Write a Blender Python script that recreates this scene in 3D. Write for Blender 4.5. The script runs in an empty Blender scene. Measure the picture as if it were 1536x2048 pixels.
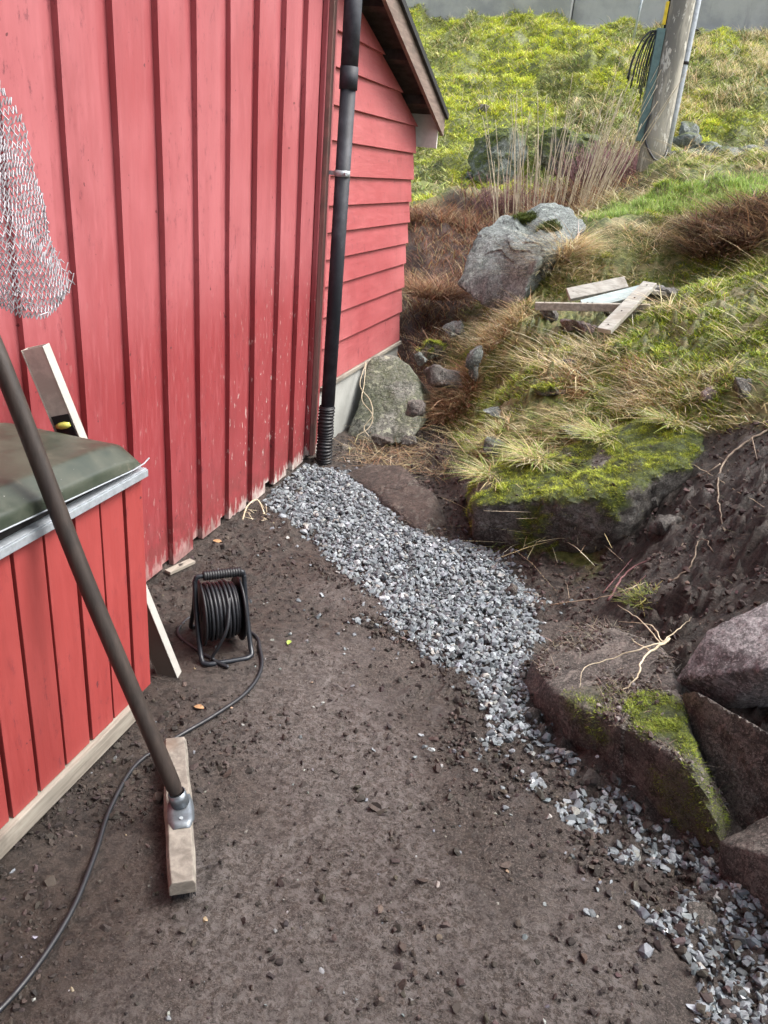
import bpy, bmesh, math, random
import numpy as np
from mathutils import Vector, Matrix
random.seed(7); RNG = np.random.default_rng(11)
S = bpy.context.scene; COL = S.collection
rad = math.radians

# ------------------------------------------------------------------ camera
FPX = 1589.64
th, ro, az = [rad(a) for a in (23.4115, 5.0299, 15.5324)]
CAM = np.array([1.62, 0, 1.6])
F = np.array([0, math.cos(th), -math.sin(th)]); R = np.array([1., 0, 0]); U = np.cross(R, F)
R, U = math.cos(ro)*R + math.sin(ro)*U, -math.sin(ro)*R + math.cos(ro)*U
MZ = np.array([[math.cos(az), -math.sin(az), 0], [math.sin(az), math.cos(az), 0], [0, 0, 1]])
F, R, U = MZ@F, MZ@R, MZ@U
cd = bpy.data.cameras.new('camera'); cam = bpy.data.objects.new('camera', cd); COL.objects.link(cam)
cam.matrix_world = Matrix(((R[0], U[0], -F[0], CAM[0]), (R[1], U[1], -F[1], CAM[1]), (R[2], U[2], -F[2], CAM[2]), (0, 0, 0, 1)))
cd.sensor_fit = 'VERTICAL'; cd.sensor_height = 36; cd.sensor_width = 27; cd.lens = FPX/2048*36
cd.clip_start = .02; cd.clip_end = 2000
S.camera = cam

# ------------------------------------------------------------------ light
SUN_EL, SUN_AZ = 56, 72          # azimuth measured from +Y towards +X
w = bpy.data.worlds.new('World'); S.world = w; w.use_nodes = True
nt = w.node_tree; bg = nt.nodes['Background']
sky = nt.nodes.new('ShaderNodeTexSky'); sky.sky_type = 'NISHITA'; sky.sun_disc = False
sky.sun_elevation = rad(SUN_EL); sky.sun_rotation = rad(SUN_AZ)
sky.air_density = 1.2; sky.dust_density = 6.0; sky.ozone_density = 1.0
hs = nt.nodes.new('ShaderNodeHueSaturation'); hs.inputs['Saturation'].default_value = .45
nt.links.new(sky.outputs[0], hs.inputs['Color']); nt.links.new(hs.outputs[0], bg.inputs[0]); bg.inputs[1].default_value = .15
sl = bpy.data.lights.new('sun', 'SUN'); sl.energy = .95; sl.angle = rad(22); sl.color = (1, .97, .93)
so = bpy.data.objects.new('sun', sl); COL.objects.link(so)
sd = Vector((math.sin(rad(SUN_AZ))*math.cos(rad(SUN_EL)), math.cos(rad(SUN_AZ))*math.cos(rad(SUN_EL)), math.sin(rad(SUN_EL))))
so.rotation_euler = sd.to_track_quat('Z', 'Y').to_euler()
S.view_settings.view_transform = 'Standard'; S.view_settings.look = 'None'; S.view_settings.gamma = 1
S.view_settings.exposure = 1.36
S.render.engine = 'CYCLES'
S.cycles.max_bounces = 5

# ------------------------------------------------------------------ helpers: pixels of the photo as rays used to measure places
def ray(px, py): return F + R*(px-768)/FPX - U*(py-1024)/FPX
def zat(px, py, h=0.): d = ray(px, py); return CAM + d*(h-CAM[2])/d[2]
def at(px, py, Y): d = ray(px, py); return CAM + d*Y/d[1]

def _hash(ix, iy, iz, seed):
    h = (ix.astype(np.int64)*374761393 + iy.astype(np.int64)*668265263 + iz.astype(np.int64)*2147483647 + seed*974634777) & 0xffffffff
    h = ((h ^ (h >> 13))*1274126177) & 0xffffffff
    h = ((h ^ (h >> 15))*2246822519) & 0xffffffff
    return ((h ^ (h >> 16)) & 0xffffff)/16777215.
def vnoise(p, seed=0):
    """value noise in [-1,1]; p is (N,3)"""
    i = np.floor(p); f = p-i; f = f*f*(3-2*f); i = i.astype(np.int64)
    r = 0
    for dx in (0, 1):
        wx = f[:, 0] if dx else 1-f[:, 0]
        for dy in (0, 1):
            wy = f[:, 1] if dy else 1-f[:, 1]
            for dz in (0, 1):
                wz = f[:, 2] if dz else 1-f[:, 2]
                r = r + wx*wy*wz*_hash(i[:, 0]+dx, i[:, 1]+dy, i[:, 2]+dz, seed)
    return r*2-1
def fbm(p, oct=4, seed=0, gain=.5):
    a = 1.; r = 0; p = np.asarray(p, float)
    for k in range(oct): r = r + a*vnoise(p, seed+k*17); p = p*2.03+7.1; a *= gain
    return r
def fbm2(x, y, s, oct=4, seed=0, gain=.5):
    return fbm(np.stack([x*s, y*s, np.zeros_like(x)+.37], 1), oct, seed, gain)
def sstep(a, b, x): t = np.clip((x-a)/(b-a), 0, 1); return t*t*(3-2*t)
def inpoly(x, y, poly):
    r = np.zeros(len(x), bool); n = len(poly); j = n-1
    for i in range(n):
        xi, yi = poly[i][:2]; xj, yj = poly[j][:2]
        c = ((yi > y) != (yj > y)) & (x < (xj-xi)*(y-yi)/(yj-yi+1e-12)+xi)
        r ^= c; j = i
    return r
def polydist(x, y, poly):
    """signed distance: positive inside"""
    d = np.full(len(x), 1e9); n = len(poly)
    for i in range(n):
        a = np.array(poly[i][:2]); b = np.array(poly[(i+1) % n][:2]); ab = b-a
        t = np.clip(((x-a[0])*ab[0]+(y-a[1])*ab[1])/(ab@ab+1e-12), 0, 1)
        d = np.minimum(d, np.hypot(x-a[0]-t*ab[0], y-a[1]-t*ab[1]))
    return np.where(inpoly(x, y, poly), d, -d)

# ------------------------------------------------------------------ object helpers
def tag(o, label=None, cat=None, group=None, kind=None):
    if label: o['label'] = label
    if cat: o['category'] = cat
    if group: o['group'] = group
    if kind: o['kind'] = kind
    return o
def thing(name, loc, label, cat, group=None, rz=0):
    o = bpy.data.objects.new(name, None); COL.objects.link(o); o.location = loc; o.rotation_euler[2] = rz
    o.empty_display_size = .1
    return tag(o, label, cat, group)
def link(name, me, mat, parent=None):
    o = bpy.data.objects.new(name, me); COL.objects.link(o)
    if mat: me.materials.append(mat)
    if parent:
        o.parent = parent
        def world(q):
            b = Matrix.LocRotScale(q.location, q.rotation_euler, None)
            return world(q.parent) @ q.matrix_parent_inverse @ b if q.parent else b
        o.matrix_parent_inverse = world(parent).inverted()
    return o
def fbm_obj(name, bm, mat, parent=None, smooth=False):
    me = bpy.data.meshes.new(name); bmesh.ops.recalc_face_normals(bm, faces=bm.faces); bm.to_mesh(me); bm.free()
    if smooth: me.polygons.foreach_set('use_smooth', [True]*len(me.polygons))
    return link(name, me, mat, parent)
def np_mesh(name, V, Fc, col=None, smooth=False, attrs=None):
    me = bpy.data.meshes.new(name); V = np.asarray(V, np.float32); Fc = np.asarray(Fc, np.int32); n = Fc.shape[1]
    me.vertices.add(len(V)); me.vertices.foreach_set('co', V.ravel())
    me.loops.add(Fc.size); me.loops.foreach_set('vertex_index', Fc.ravel())
    me.polygons.add(len(Fc)); me.polygons.foreach_set('loop_start', np.arange(0, Fc.size, n, dtype=np.int32))
    me.polygons.foreach_set('use_smooth', np.full(len(Fc), smooth, bool))
    if col is not None:
        a = me.color_attributes.new('col', 'FLOAT_COLOR', 'POINT')
        c = np.ones((len(V), 4), np.float32); c[:, :3] = col; a.data.foreach_set('color', c.ravel())
    for k, v in (attrs or {}).items():
        a = me.attributes.new(k, 'FLOAT', 'POINT'); a.data.foreach_set('value', np.asarray(v, np.float32))
    me.update(calc_edges=True); me.validate()
    return me
def frame(ax):
    ax = np.asarray(ax, float); ax = ax/np.linalg.norm(ax)
    a = np.array([0, 0, 1.]) if abs(ax[2]) < .9 else np.array([1., 0, 0])
    u = np.cross(a, ax); u /= np.linalg.norm(u); return u, np.cross(ax, u), ax
def tube(bm, pts, r, n=10, cap=True):
    """tube along points; r scalar or list"""
    pts = [np.array(p, float) for p in pts]; rs = r if hasattr(r, '__len__') else [r]*len(pts)
    rings = []; u = None
    for i, p in enumerate(pts):
        t = pts[min(i+1, len(pts)-1)]-pts[max(i-1, 0)]; t /= np.linalg.norm(t)+1e-12
        if u is None: u, v, _ = frame(t)
        else:
            u = u-t*(u@t); u /= np.linalg.norm(u)+1e-12
        v = np.cross(t, u)
        rings.append([bm.verts.new(p+rs[i]*(math.cos(2*math.pi*k/n)*u+math.sin(2*math.pi*k/n)*v)) for k in range(n)])
    for a, b in zip(rings, rings[1:]):
        for k in range(n): bm.faces.new((a[k], a[(k+1) % n], b[(k+1) % n], b[k])).smooth = True
    if cap: bm.faces.new(rings[0][::-1]); bm.faces.new(rings[-1])
def hexa(bm, P):
    """box from 8 points: bottom 4 then top 4"""
    v = [bm.verts.new(p) for p in P]
    for f in ((3, 2, 1, 0), (4, 5, 6, 7), (0, 1, 5, 4), (1, 2, 6, 5), (2, 3, 7, 6), (3, 0, 4, 7)): bm.faces.new([v[i] for i in f])
    return v
def box(bm, x0, x1, y0, y1, z0, z1, j=0):
    J = lambda: random.uniform(-j, j)
    return hexa(bm, [(x+J(), y+J(), z) for z in (z0, z1) for x, y in ((x0, y0), (x1, y0), (x1, y1), (x0, y1))])
def obox(bm, A, B, wdir, wd, hd):
    """bar from A to B; wdir is the width direction; width wd, height hd"""
    A = np.array(A, float); B = np.array(B, float); t = (B-A)/np.linalg.norm(B-A)
    w_ = np.array(wdir, float); w_ -= t*(w_@t); w_ /= np.linalg.norm(w_); h_ = np.cross(t, w_)
    P = []
    for q in (A, B): P += [q-w_*wd/2-h_*hd/2, q+w_*wd/2-h_*hd/2, q+w_*wd/2+h_*hd/2, q-w_*wd/2+h_*hd/2]
    return hexa(bm, P)
def bevel(bm, w_=.003, seg=2):
    bmesh.ops.bevel(bm, geom=list(bm.edges), offset=w_, segments=seg, affect='EDGES', profile=.6, clamp_overlap=True)
def spline(pts, n=8):
    P = [np.array(p, float) for p in pts]; P = [2*P[0]-P[1]]+P+[2*P[-1]-P[-2]]; out = []
    for i in range(1, len(P)-2):
        for k in range(n):
            t = k/n; a, b, c, d = P[i-1:i+3]
            out.append(.5*((2*b)+(-a+c)*t+(2*a-5*b+4*c-d)*t*t+(-a+3*b-3*c+d)*t**3))
    out.append(P[-2]); return out

# ------------------------------------------------------------------ materials
class NT:
    def __init__(s, name):
        s.m = bpy.data.materials.new(name); s.m.use_nodes = True; s.t = s.m.node_tree; s.b = s.t.nodes['Principled BSDF']
        s.tc = s.t.nodes.new('ShaderNodeTexCoord').outputs['Object']
    def n(s, ty, **k):
        o = s.t.nodes.new(ty)
        for a, b in k.items(): setattr(o, a, b)
        return o
    def l(s, a, b): s.t.links.new(a, b)
    def val(s, inp, v):
        if isinstance(v, (int, float)): inp.default_value = v
        elif isinstance(v, tuple): inp.default_value = v if len(v) == 4 or len(inp.default_value) == 3 and len(v) == 3 else (*v, 1)
        else: s.l(v, inp)
    def noise(s, scale, detail=4, rough=.55, vec=None, stretch=None, dist=0):
        v = vec or s.tc
        if stretch: mp = s.n('ShaderNodeMapping'); mp.inputs['Scale'].default_value = stretch; s.l(v, mp.inputs[0]); v = mp.outputs[0]
        o = s.n('ShaderNodeTexNoise'); s.l(v, o.inputs['Vector']); o.inputs['Scale'].default_value = scale
        o.inputs['Detail'].default_value = detail; o.inputs['Roughness'].default_value = rough; o.inputs['Distortion'].default_value = dist
        return o.outputs['Fac']
    def vor(s, scale, out='Distance', feat='F1', stretch=None):
        v = s.tc
        if stretch: mp = s.n('ShaderNodeMapping'); mp.inputs['Scale'].default_value = stretch; s.l(v, mp.inputs[0]); v = mp.outputs[0]
        o = s.n('ShaderNodeTexVoronoi'); o.feature = feat; s.l(v, o.inputs['Vector']); o.inputs['Scale'].default_value = scale; return o.outputs[out]
    def step(s, v, a, b, lo=0., hi=1.):
        o = s.n('ShaderNodeMapRange'); o.interpolation_type = 'SMOOTHSTEP'; s.l(v, o.inputs[0])
        for i, q in enumerate((a, b, lo, hi)): o.inputs[i+1].default_value = q
        return o.outputs[0]
    def math(s, op, a, b=0.):
        o = s.n('ShaderNodeMath', operation=op); s.val(o.inputs[0], a); s.val(o.inputs[1], b); return o.outputs[0]
    def mix(s, f, a, b, mode='MIX'):
        o = s.n('ShaderNodeMix', data_type='RGBA', blend_type=mode); s.val(o.inputs[0], f); s.val(o.inputs[6], a); s.val(o.inputs[7], b); return o.outputs[2]
    def sep(s, v=None): o = s.n('ShaderNodeSeparateXYZ'); s.l(v or s.tc, o.inputs[0]); return o.outputs
    def attr(s, name, out='Fac'): o = s.n('ShaderNodeAttribute', attribute_name=name); return o.outputs[out]
    def bump(s, h, strength=.4, dist=.01, prev=None):
        o = s.n('ShaderNodeBump'); o.inputs['Strength'].default_value = strength; o.inputs['Distance'].default_value = dist; s.l(h, o.inputs['Height'])
        if prev: s.l(prev, o.inputs['Normal'])
        return o.outputs[0]
    def out(s, col=None, rough=.6, metal=0., nrm=None, spec=.5):
        if col is not None: s.val(s.b.inputs['Base Color'], col)
        s.val(s.b.inputs['Roughness'], rough); s.val(s.b.inputs['Metallic'], metal); s.b.inputs['Specular IOR Level'].default_value = spec
        if nrm: s.l(nrm, s.b.inputs['Normal'])
        return s.m

def mat_red(name, base, fade, clap=False, chips=True, stretch=(1, 1, .12)):
    m = NT(name); big = m.noise(1.1, 3); mott = m.noise(9, 5, .6, stretch=stretch); fine = m.noise(60, 4, .7, stretch=stretch)
    c = m.mix(m.step(big, .3, .7), base, fade)
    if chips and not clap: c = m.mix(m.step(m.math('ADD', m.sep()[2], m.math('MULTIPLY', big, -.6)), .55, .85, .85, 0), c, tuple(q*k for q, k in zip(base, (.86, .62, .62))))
    c = m.mix(m.step(mott, .35, .75, 0, .35), c, tuple(q*.72 for q in base))
    c = m.mix(m.step(fine, .45, .8, 0, .3), c, tuple(min(1, q*1.25) for q in fade))
    mil = m.math('MULTIPLY', m.step(m.noise(30, 6, .8, stretch=(1, 1, .45)), .54, .70), m.step(m.noise(2.3, 3, .6), .38, .60, 0, .75)); c = m.mix(m.step(m.noise(3.5, 5, .7, stretch=(1, 1, .35)), .5, .75, 0, .45), c, tuple(q*.62 for q in base)); c = m.mix(m.step(m.noise(26, 2, .5), .735, .75), c, (.13, .03, .035))
    c = m.mix(mil, c, (.10, .02, .03))
    z = m.sep()[2]; y = m.sep()[1]
    if chips:
        low = m.math('MULTIPLY', m.step(z, .03, 1.5, 1, .0), m.step(y, 2.7, 3.7, .25, 1.))
        ch = m.math('MULTIPLY', m.step(m.noise(55, 3, .6, stretch=(1, 1, .35)), .64, .665), m.math('MULTIPLY', low, m.step(m.noise(4, 3, .6), .38, .5)))
        edge = m.math('ADD', z, m.math('MULTIPLY', m.noise(28, 4, .7, stretch=(1, 1, .3)), -.34))
        be = m.math('MULTIPLY', m.step(edge, -.15, -.10, 1, 0), m.step(y, 2.6, 3.6, .35, 1.))
        f = m.math('MAXIMUM', ch, be); c = m.mix(f, c, (.62, .57, .53))
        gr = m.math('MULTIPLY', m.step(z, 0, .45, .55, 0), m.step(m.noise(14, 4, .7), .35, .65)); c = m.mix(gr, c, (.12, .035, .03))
    nb = m.bump(m.noise(90, 5, .7, stretch=(1, 1, .07) if not clap else (1, .07, 1)), .25, .002)
    nb = m.bump(m.noise(6, 3, .5), .25, .01, nb)
    return m.out(c, m.step(fine, .3, .7, .42, .6), 0, nb)
M = {}
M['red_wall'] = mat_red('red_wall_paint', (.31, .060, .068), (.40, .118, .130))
M['red_clap'] = mat_red('red_clapboard_paint', (.34, .070, .076), (.43, .125, .130), clap=True, chips=False, stretch=(1, .12, 1))
M['red_box'] = mat_red('red_box_paint', (.30, .042, .040), (.36, .062, .058), chips=False)
def mat_wood(name, a, b, stretch=(1, .08, 1), rough=.75, stain=(.10, .085, .07)):
    m = NT(name); g = m.noise(45, 5, .65, stretch=stretch, dist=.4); q = m.noise(7, 4, .6)
    c = m.mix(m.step(g, .3, .7), a, b); c = m.mix(m.step(q, .5, .72, 0, .6), c, stain)
    return m.out(c, rough, 0, m.bump(g, .5, .003))
M['grey_wood'] = mat_wood('weathered_grey_wood', (.20, .175, .145), (.36, .33, .28))
M['barge'] = mat_wood('old_bargeboard_wood', (.13, .09, .075), (.24, .18, .15), stretch=(1, .1, 1))
M['broom_wood'] = mat_wood('broom_head_wood', (.13, .115, .098), (.27, .245, .21), stretch=(.6, .6, 1), stain=(.15, .10, .07))
M['handle_wood'] = mat_wood('old_handle_wood', (.022, .017, .015), (.05, .037, .031), stretch=(1, 1, .06), rough=.5, stain=(.03, .022, .02))
M['white_board'] = mat_wood('weathered_white_board', (.25, .24, .21), (.42, .41, .37), stretch=(.3, 1, 1), stain=(.22, .19, .15))
M['blue_board'] = mat_wood('faded_blue_board', (.29, .35, .35), (.42, .50, .49), stretch=(.3, 1, 1), stain=(.25, .28, .27))
def simple(name, col, rough=.5, metal=0., nscale=20, amt=.25, bump=0., spec=.5):
    m = NT(name); n = m.noise(nscale, 5, .65)
    c = m.mix(m.step(n, .35, .7, 0, 1), col, tuple(q*(1-amt) for q in col))
    return m.out(c, m.step(n, .3, .7, rough*.8, min(1, rough*1.2)), metal, m.bump(n, bump, .004) if bump else None, spec)
M['dark'] = simple('dark_underlay', (.012, .010, .010), .9)
M['soffit'] = simple('dark_soffit_wood', (.055, .035, .032), .8)
M['roofing'] = simple('black_roof_edge', (.02, .02, .022), .6, bump=.3)
M['fascia'] = simple('white_fascia', (.62, .60, .56), .5, nscale=9)
M['galv'] = simple('galvanised_metal', (.42, .46, .50), .5, .3, 35, .3)
M['silver'] = simple('light_metal', (.45, .50, .53), .4, .35, 18, .35)
M['black_plastic'] = simple('black_plastic', (.010, .011, .014), .5, 0, 30, .3)
M['black_rubber'] = simple('black_cable_rubber', (.018, .020, .025), .45, 0, 60, .4)
M['black_paint'] = simple('black_painted_tube', (.022, .026, .034), .36, .2, 60, .4)
M['aluminium'] = simple('anodised_level', (.66, .62, .54), .45, .35, 25, .3)
M['white_edge'] = simple('white_level_edge', (.42, .41, .38), .5, 0, 25, .15)
M['vial'] = simple('yellow_vial', (.55, .55, .12), .15)
M['yellow'] = simple('yellow_sleeve', (.80, .58, .02), .5)
M['green_guard'] = simple('blue_green_guard', (.10, .17, .17), .5, .2)
M['sticker'] = simple('white_sticker', (.75, .76, .74), .5, 0, 90, .3)
M['net'] = simple('net_wire', (.50, .49, .53), .6, .0, 30, .5)
M['leaf'] = simple('green_leaf', (.30, .42, .08), .5)
# downpipe
m = NT('black_downpipe'); n1 = m.noise(6, 5, .7); n2 = m.noise(45, 4, .7, stretch=(1, 1, .4))
c = m.mix(m.step(n1, .42, .68, 0, .75), (.010, .013, .020), (.05, .055, .07)); c = m.mix(m.step(n2, .66, .73, 0, .8), c, (.22, .17, .16))
M['pipe'] = m.out(c, .62, 0, m.bump(n2, .15, .002))
# bin lid
m = NT('dark_green_lid'); n1 = m.noise(7, 6, .7); n2 = m.noise(90, 3, .6)
c = m.mix(m.step(n1, .35, .7), (.030, .040, .029), (.060, .068, .050)); c = m.mix(m.step(m.noise(14, 5, .7), .60, .75, 0, .5), c, (.16, .145, .11))
c = m.mix(m.step(n2, .72, .76, 0, .8), c, (.5, .5, .48))
M['lid'] = m.out(c, m.step(n1, .35, .65, .30, .5), 0, m.bump(m.noise(8, 2), .12, .01))
# concrete
def mat_conc(name, a, b):
    m = NT(name); n1 = m.noise(1.2, 6, .7); n2 = m.noise(50, 3, .6)
    c = m.mix(m.step(n1, .35, .65), a, b); c = m.mix(m.step(n2, .6, .75, 0, .4), c, tuple(q*.6 for q in a))
    c = m.mix(m.step(m.noise(3, 5, .7, stretch=(1, 1, .15)), .55, .75, 0, .5), c, tuple(q*.55 for q in a))
    return m.out(c, .85, 0, m.bump(n2, .3, .005))
M['conc'] = mat_conc('retaining_concrete', (.28, .29, .30), (.40, .41, .41))
M['found'] = mat_conc('foundation_concrete', (.30, .31, .29), (.42, .43, .41))
# utility pole
m = NT('utility_pole_wood'); n1 = m.noise(9, 5, .7, stretch=(1, 1, .18)); n2 = m.noise(22, 4, .7, stretch=(1, 1, .35))
c = m.mix(m.step(n1, .42, .58), (.17, .165, .145), (.33, .315, .27)); c = m.mix(m.step(n2, .57, .61), c, (.50, .49, .44))
M['pole'] = m.out(c, .85, 0, m.bump(n1, .5, .01))
# rocks
def mat_rock(name, a, b, dark, lichen=(.45, .47, .40), lich=.5, rough=.7, scale=1., wet=None, vein=None):
    m = NT(name); n1 = m.noise(4*scale, 6, .65, dist=.3); n2 = m.noise(16*scale, 8, .78, dist=.4); n3 = m.noise(90*scale, 5, .85)
    c = m.mix(m.step(n1, .35, .65), a, b); c = m.mix(m.step(n2, .42, .52, .95, 0), c, dark)
    c = m.mix(m.step(m.noise(9*scale, 8, .8, dist=1.2), .505, .57, 0, .75), c, tuple(min(1, q*1.6) for q in b)); c = m.mix(m.step(n3, .495, .55, 0, .8), c, tuple(q*.40 for q in a))
    c = m.mix(m.step(m.noise(140*scale, 4, .8), .545, .59, 0, .75), c, tuple(min(1, q*1.8) for q in b)); c = m.mix(m.step(m.vor(5*scale, 'Distance', 'DISTANCE_TO_EDGE', (1, 1, 1.6)), .0, .02, .55, 0), c, tuple(q*.4 for q in a))
    if lich: c = m.mix(m.math('MULTIPLY', m.step(m.noise(34*scale, 4, .7), .55, .60), m.step(m.noise(5, 3), .4, .6, 0, lich)), c, lichen)
    if vein: c = m.mix(m.step(m.vor(7, stretch=(1, .35, 1)), .55, .8, 0, .5), c, vein)
    c = m.mix(m.attr('moss'), c, m.mix(m.step(m.noise(40, 4, .7), .35, .7), (.030, .045, .012), (.10, .13, .02)))
    h = m.math('ADD', n1, m.math('MULTIPLY', n2, .5)); nb = m.bump(h, .9, .035*1/scale); nb = m.bump(n3, .8, .008, nb)
    return m.out(c, rough, 0, nb)
M['rock_grey'] = mat_rock('grey_lichen_boulder', (.14, .16, .15), (.205, .225, .215), (.07, .09, .075), lich=.8, lichen=(.36, .41, .37), scale=.8)
M['rock_lichen'] = mat_rock('spotted_lichen_rock', (.12, .125, .105), (.19, .19, .165), (.07, .075, .05), lichen=(.42, .43, .33), lich=1., scale=.6)
M['rock_brown'] = mat_rock('brown_quarry_rock', (.092, .080, .070), (.172, .150, .133), (.034, .027, .024), lichen=(.22, .17, .15), lich=.4, rough=.5)
M['rock_violet'] = mat_rock('violet_broken_rock', (.20, .185, .19), (.31, .285, .29), (.08, .065, .065), lichen=(.33, .28, .28), lich=.3, rough=.42, scale=.7)
M['rock_earthy'] = mat_rock('earth_covered_rock', (.085, .078, .070), (.145, .133, .12), (.04, .033, .03), lichen=(.33, .34, .33), lich=.6, rough=.62)
M['rock_wet'] = mat_rock('wet_ditch_rock', (.055, .038, .032), (.09, .067, .055), (.028, .02, .018), lich=.2, rough=.35)
M['rock_pink'] = mat_rock('pinkish_slab_rock', (.26, .20, .19), (.36, .29, .27), (.12, .09, .08), lich=.2)
# vertex-coloured vegetation and stones
def mat_veg(name, trans=.35, rough=.6):
    m = NT(name); c = m.attr('col', 'Color'); m.l(c, m.b.inputs['Base Color']); m.b.inputs['Roughness'].default_value = rough
    tr = m.n('ShaderNodeBsdfTranslucent'); m.l(c, tr.inputs[0]); mx = m.n('ShaderNodeMixShader'); mx.inputs[0].default_value = trans
    m.l(m.b.outputs[0], mx.inputs[1]); m.l(tr.outputs[0], mx.inputs[2]); m.l(mx.outputs[0], m.t.nodes['Material Output'].inputs[0]); return m.m
M['veg'] = mat_veg('grass_blades'); M['moss'] = mat_veg('moss_strands', .15, .7)
m = NT('crushed_stone'); c = m.mix(m.step(m.noise(150, 4, .7), .35, .7, 0, .55), m.attr('col', 'Color'), (.10, .11, .12)); M['gravel'] = m.out(c, m.step(m.noise(60), .3, .7, .5, .75), 0, m.bump(m.noise(220, 3), .3, .002))
m = NT('soil_crumbs'); c = m.mix(m.step(m.noise(120, 4, .7), .4, .7, 0, .5), m.attr('col', 'Color'), (.03, .022, .02)); M['crumb'] = m.out(c, .9, 0, m.bump(m.noise(160, 4, .7), .5, .003))
m = NT('root_bark'); c = m.mix(m.step(m.noise(40), .35, .7), (.17, .13, .095), (.34, .28, .21)); M['root'] = m.out(c, .7)
m = NT('thin_stem'); c = m.mix(m.step(m.noise(30), .35, .7), (.40, .33, .22), (.62, .54, .40)); M['stem'] = m.out(c, .65)
m = NT('purple_twig'); c = m.mix(m.step(m.noise(30), .35, .7), (.12, .045, .05), (.20, .09, .09)); M['twig'] = m.out(c, .65)
# ground
m = NT('earth_and_turf'); n1 = m.noise(1.6, 5, .6); n2 = m.noise(28, 6, .75); n3 = m.noise(130, 5, .8); n4 = m.noise(6, 5, .7)
soil = m.mix(m.step(n1, .35, .65), (.060, .046, .038), (.095, .074, .064)); soil = m.mix(m.step(n2, .42, .52, .85, 0), soil, (.028, .020, .017)); soil = m.mix(m.step(m.noise(75, 5, .8), .495, .55, 0, .8), soil, (.022, .017, .014)); soil = m.mix(m.step(m.noise(190, 3, .8), .56, .61, 0, .8), soil, (.17, .145, .13))
soil = m.mix(m.step(n3, .54, .60, 0, .5), soil, (.20, .165, .15)); soil = m.mix(m.step(n4, .5, .7, 0, .5), soil, (.105, .09, .086))
soil = m.mix(m.math('MULTIPLY', m.attr('path'), m.step(m.noise(60, 6, .8, dist=.5), .46, .53, .95, .0)), soil, m.mix(m.step(n2, .35, .65), (.105, .088, .082), (.185, .165, .158)))
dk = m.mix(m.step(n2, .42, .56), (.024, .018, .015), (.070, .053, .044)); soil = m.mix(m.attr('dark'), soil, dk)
turf = m.mix(m.step(n2, .40, .6), (.07, .09, .02), (.20, .22, .06)); turf = m.mix(m.step(m.noise(7, 5, .7), .48, .58, 0, .7), turf, (.24, .19, .09))
mossy = m.mix(m.step(n4, .38, .6), (.09, .11, .025), (.19, .22, .04)); mossy = m.mix(m.step(n2, .49, .57, 0, .7), mossy, (.08, .085, .035))
c = m.mix(m.attr('turf'), soil, turf); c = m.mix(m.attr('mossy'), c, mossy); c = m.mix(m.attr('bramble'), c, m.mix(m.step(n2, .35, .7), (.035, .018, .015), (.11, .055, .04)))
h = m.math('ADD', n2, m.math('MULTIPLY', n3, .6)); nb = m.bump(h, .8, .012); nb = m.bump(n3, .6, .004, nb)
wet = m.step(m.noise(1.7, 4, .6), .42, .6, .30, .75); M['ground'] = m.out(c, wet, 0, nb)

# ------------------------------------------------------------------ terrain
CP = [(x, y, 0) for x in (-1.5, -.5, .2, .8, 1.35) for y in (-2, -.5, .8, 1.8, 2.6, 3.4)]
CP += [(1.9, .2, 0), (1.9, 1, 0), (1.45, 2.5, 0), (1.7, 2.0, 0), (2.0, 1.7, 0), (.3, 4.2, 0), (-.5, 4.2, 0), (1.2, 3.2, 0), (2.6, -1, .1), (2.7, .5, .1), (2.6, 1.4, .15),
  (.9, 4.2, .05), (.6, 4.6, .0), (.85, 4.7, .1), (.4, 5.2, .14), (.2, 5.8, .32), (-.3, 6.0, .25), (.1, 6.5, .5), (-.3, 7.2, .75), (-.62, 8, 1.15), (-.9, 9, 1.32), (-.2, 9.5, 1.5),
  (.5, 6.2, .62), (.75, 5.5, .62), (.4, 7.2, .95), (.6, 8.2, 1.2), (.3, 9, 1.38), (-3, 5.5, .2), (-3, 9, 1.2), (-4, 2, 0), (-8, 0, 0), (-8, 9, 1.2),
  (1.10, 4.1, .40), (.98, 4.6, .42), (1.0, 5.2, .74), (1.25, 5.9, 1.16), (1.20, 6.5, 1.34), (1.15, 7.3, 1.43), (1.1, 8.3, 1.42), (1.5, 8.3, 1.66), (1.6, 7.4, 1.60), (2.45, 8, 1.80), (3.5, 8, 2.0),
  (1.5, 4.8, .74), (1.5, 5.4, .88), (2.28, 4.8, 1.1), (2.4, 6.2, 1.46), (1.9, 6.0, 1.28), (1.75, 6.8, 1.46), (1.8, 4.0, .52), (2.0, 3.85, .64), (2.28, 3.6, .74), (2.08, 3.3, .46), (2.28, 3.0, .58), (2.06, 2.85, .30),
  (2.22, 2.5, .42), (1.8, 2.75, .10), (1.55, 2.75, .02), (1.5, 3.1, 0), (1.7, 3.25, .05), (1.25, 3.6, .0), (1.55, 3.6, .1), (3, 3, .95), (3.4, 5, 1.5), (3, 2, .65), (3.2, 1, .4), (6, 4, 2), (6, 0, .8), (6, 8, 2.6),
  (1.55, 9.2, 1.48), (2.7, 9.6, 1.56), (3.2, 9.2, 1.62), (0, 11, 1.95), (1.7, 11, 1.98), (3, 11, 2.05), (-1.2, 11, 1.95), (-1.4, 14, 3.3), (0, 14, 3.35), (2.5, 14, 3.35), (-2, 17, 4.34), (0, 17, 4.34), (3, 17, 4.25), (6, 17, 4.3), (6, 13, 3.2), (-6, 17, 4.1), (-6, 13, 2.8)]
CP = np.array(CP, float)
def tps_k(r2): return .5*r2*np.log(r2+1e-9)
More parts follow.
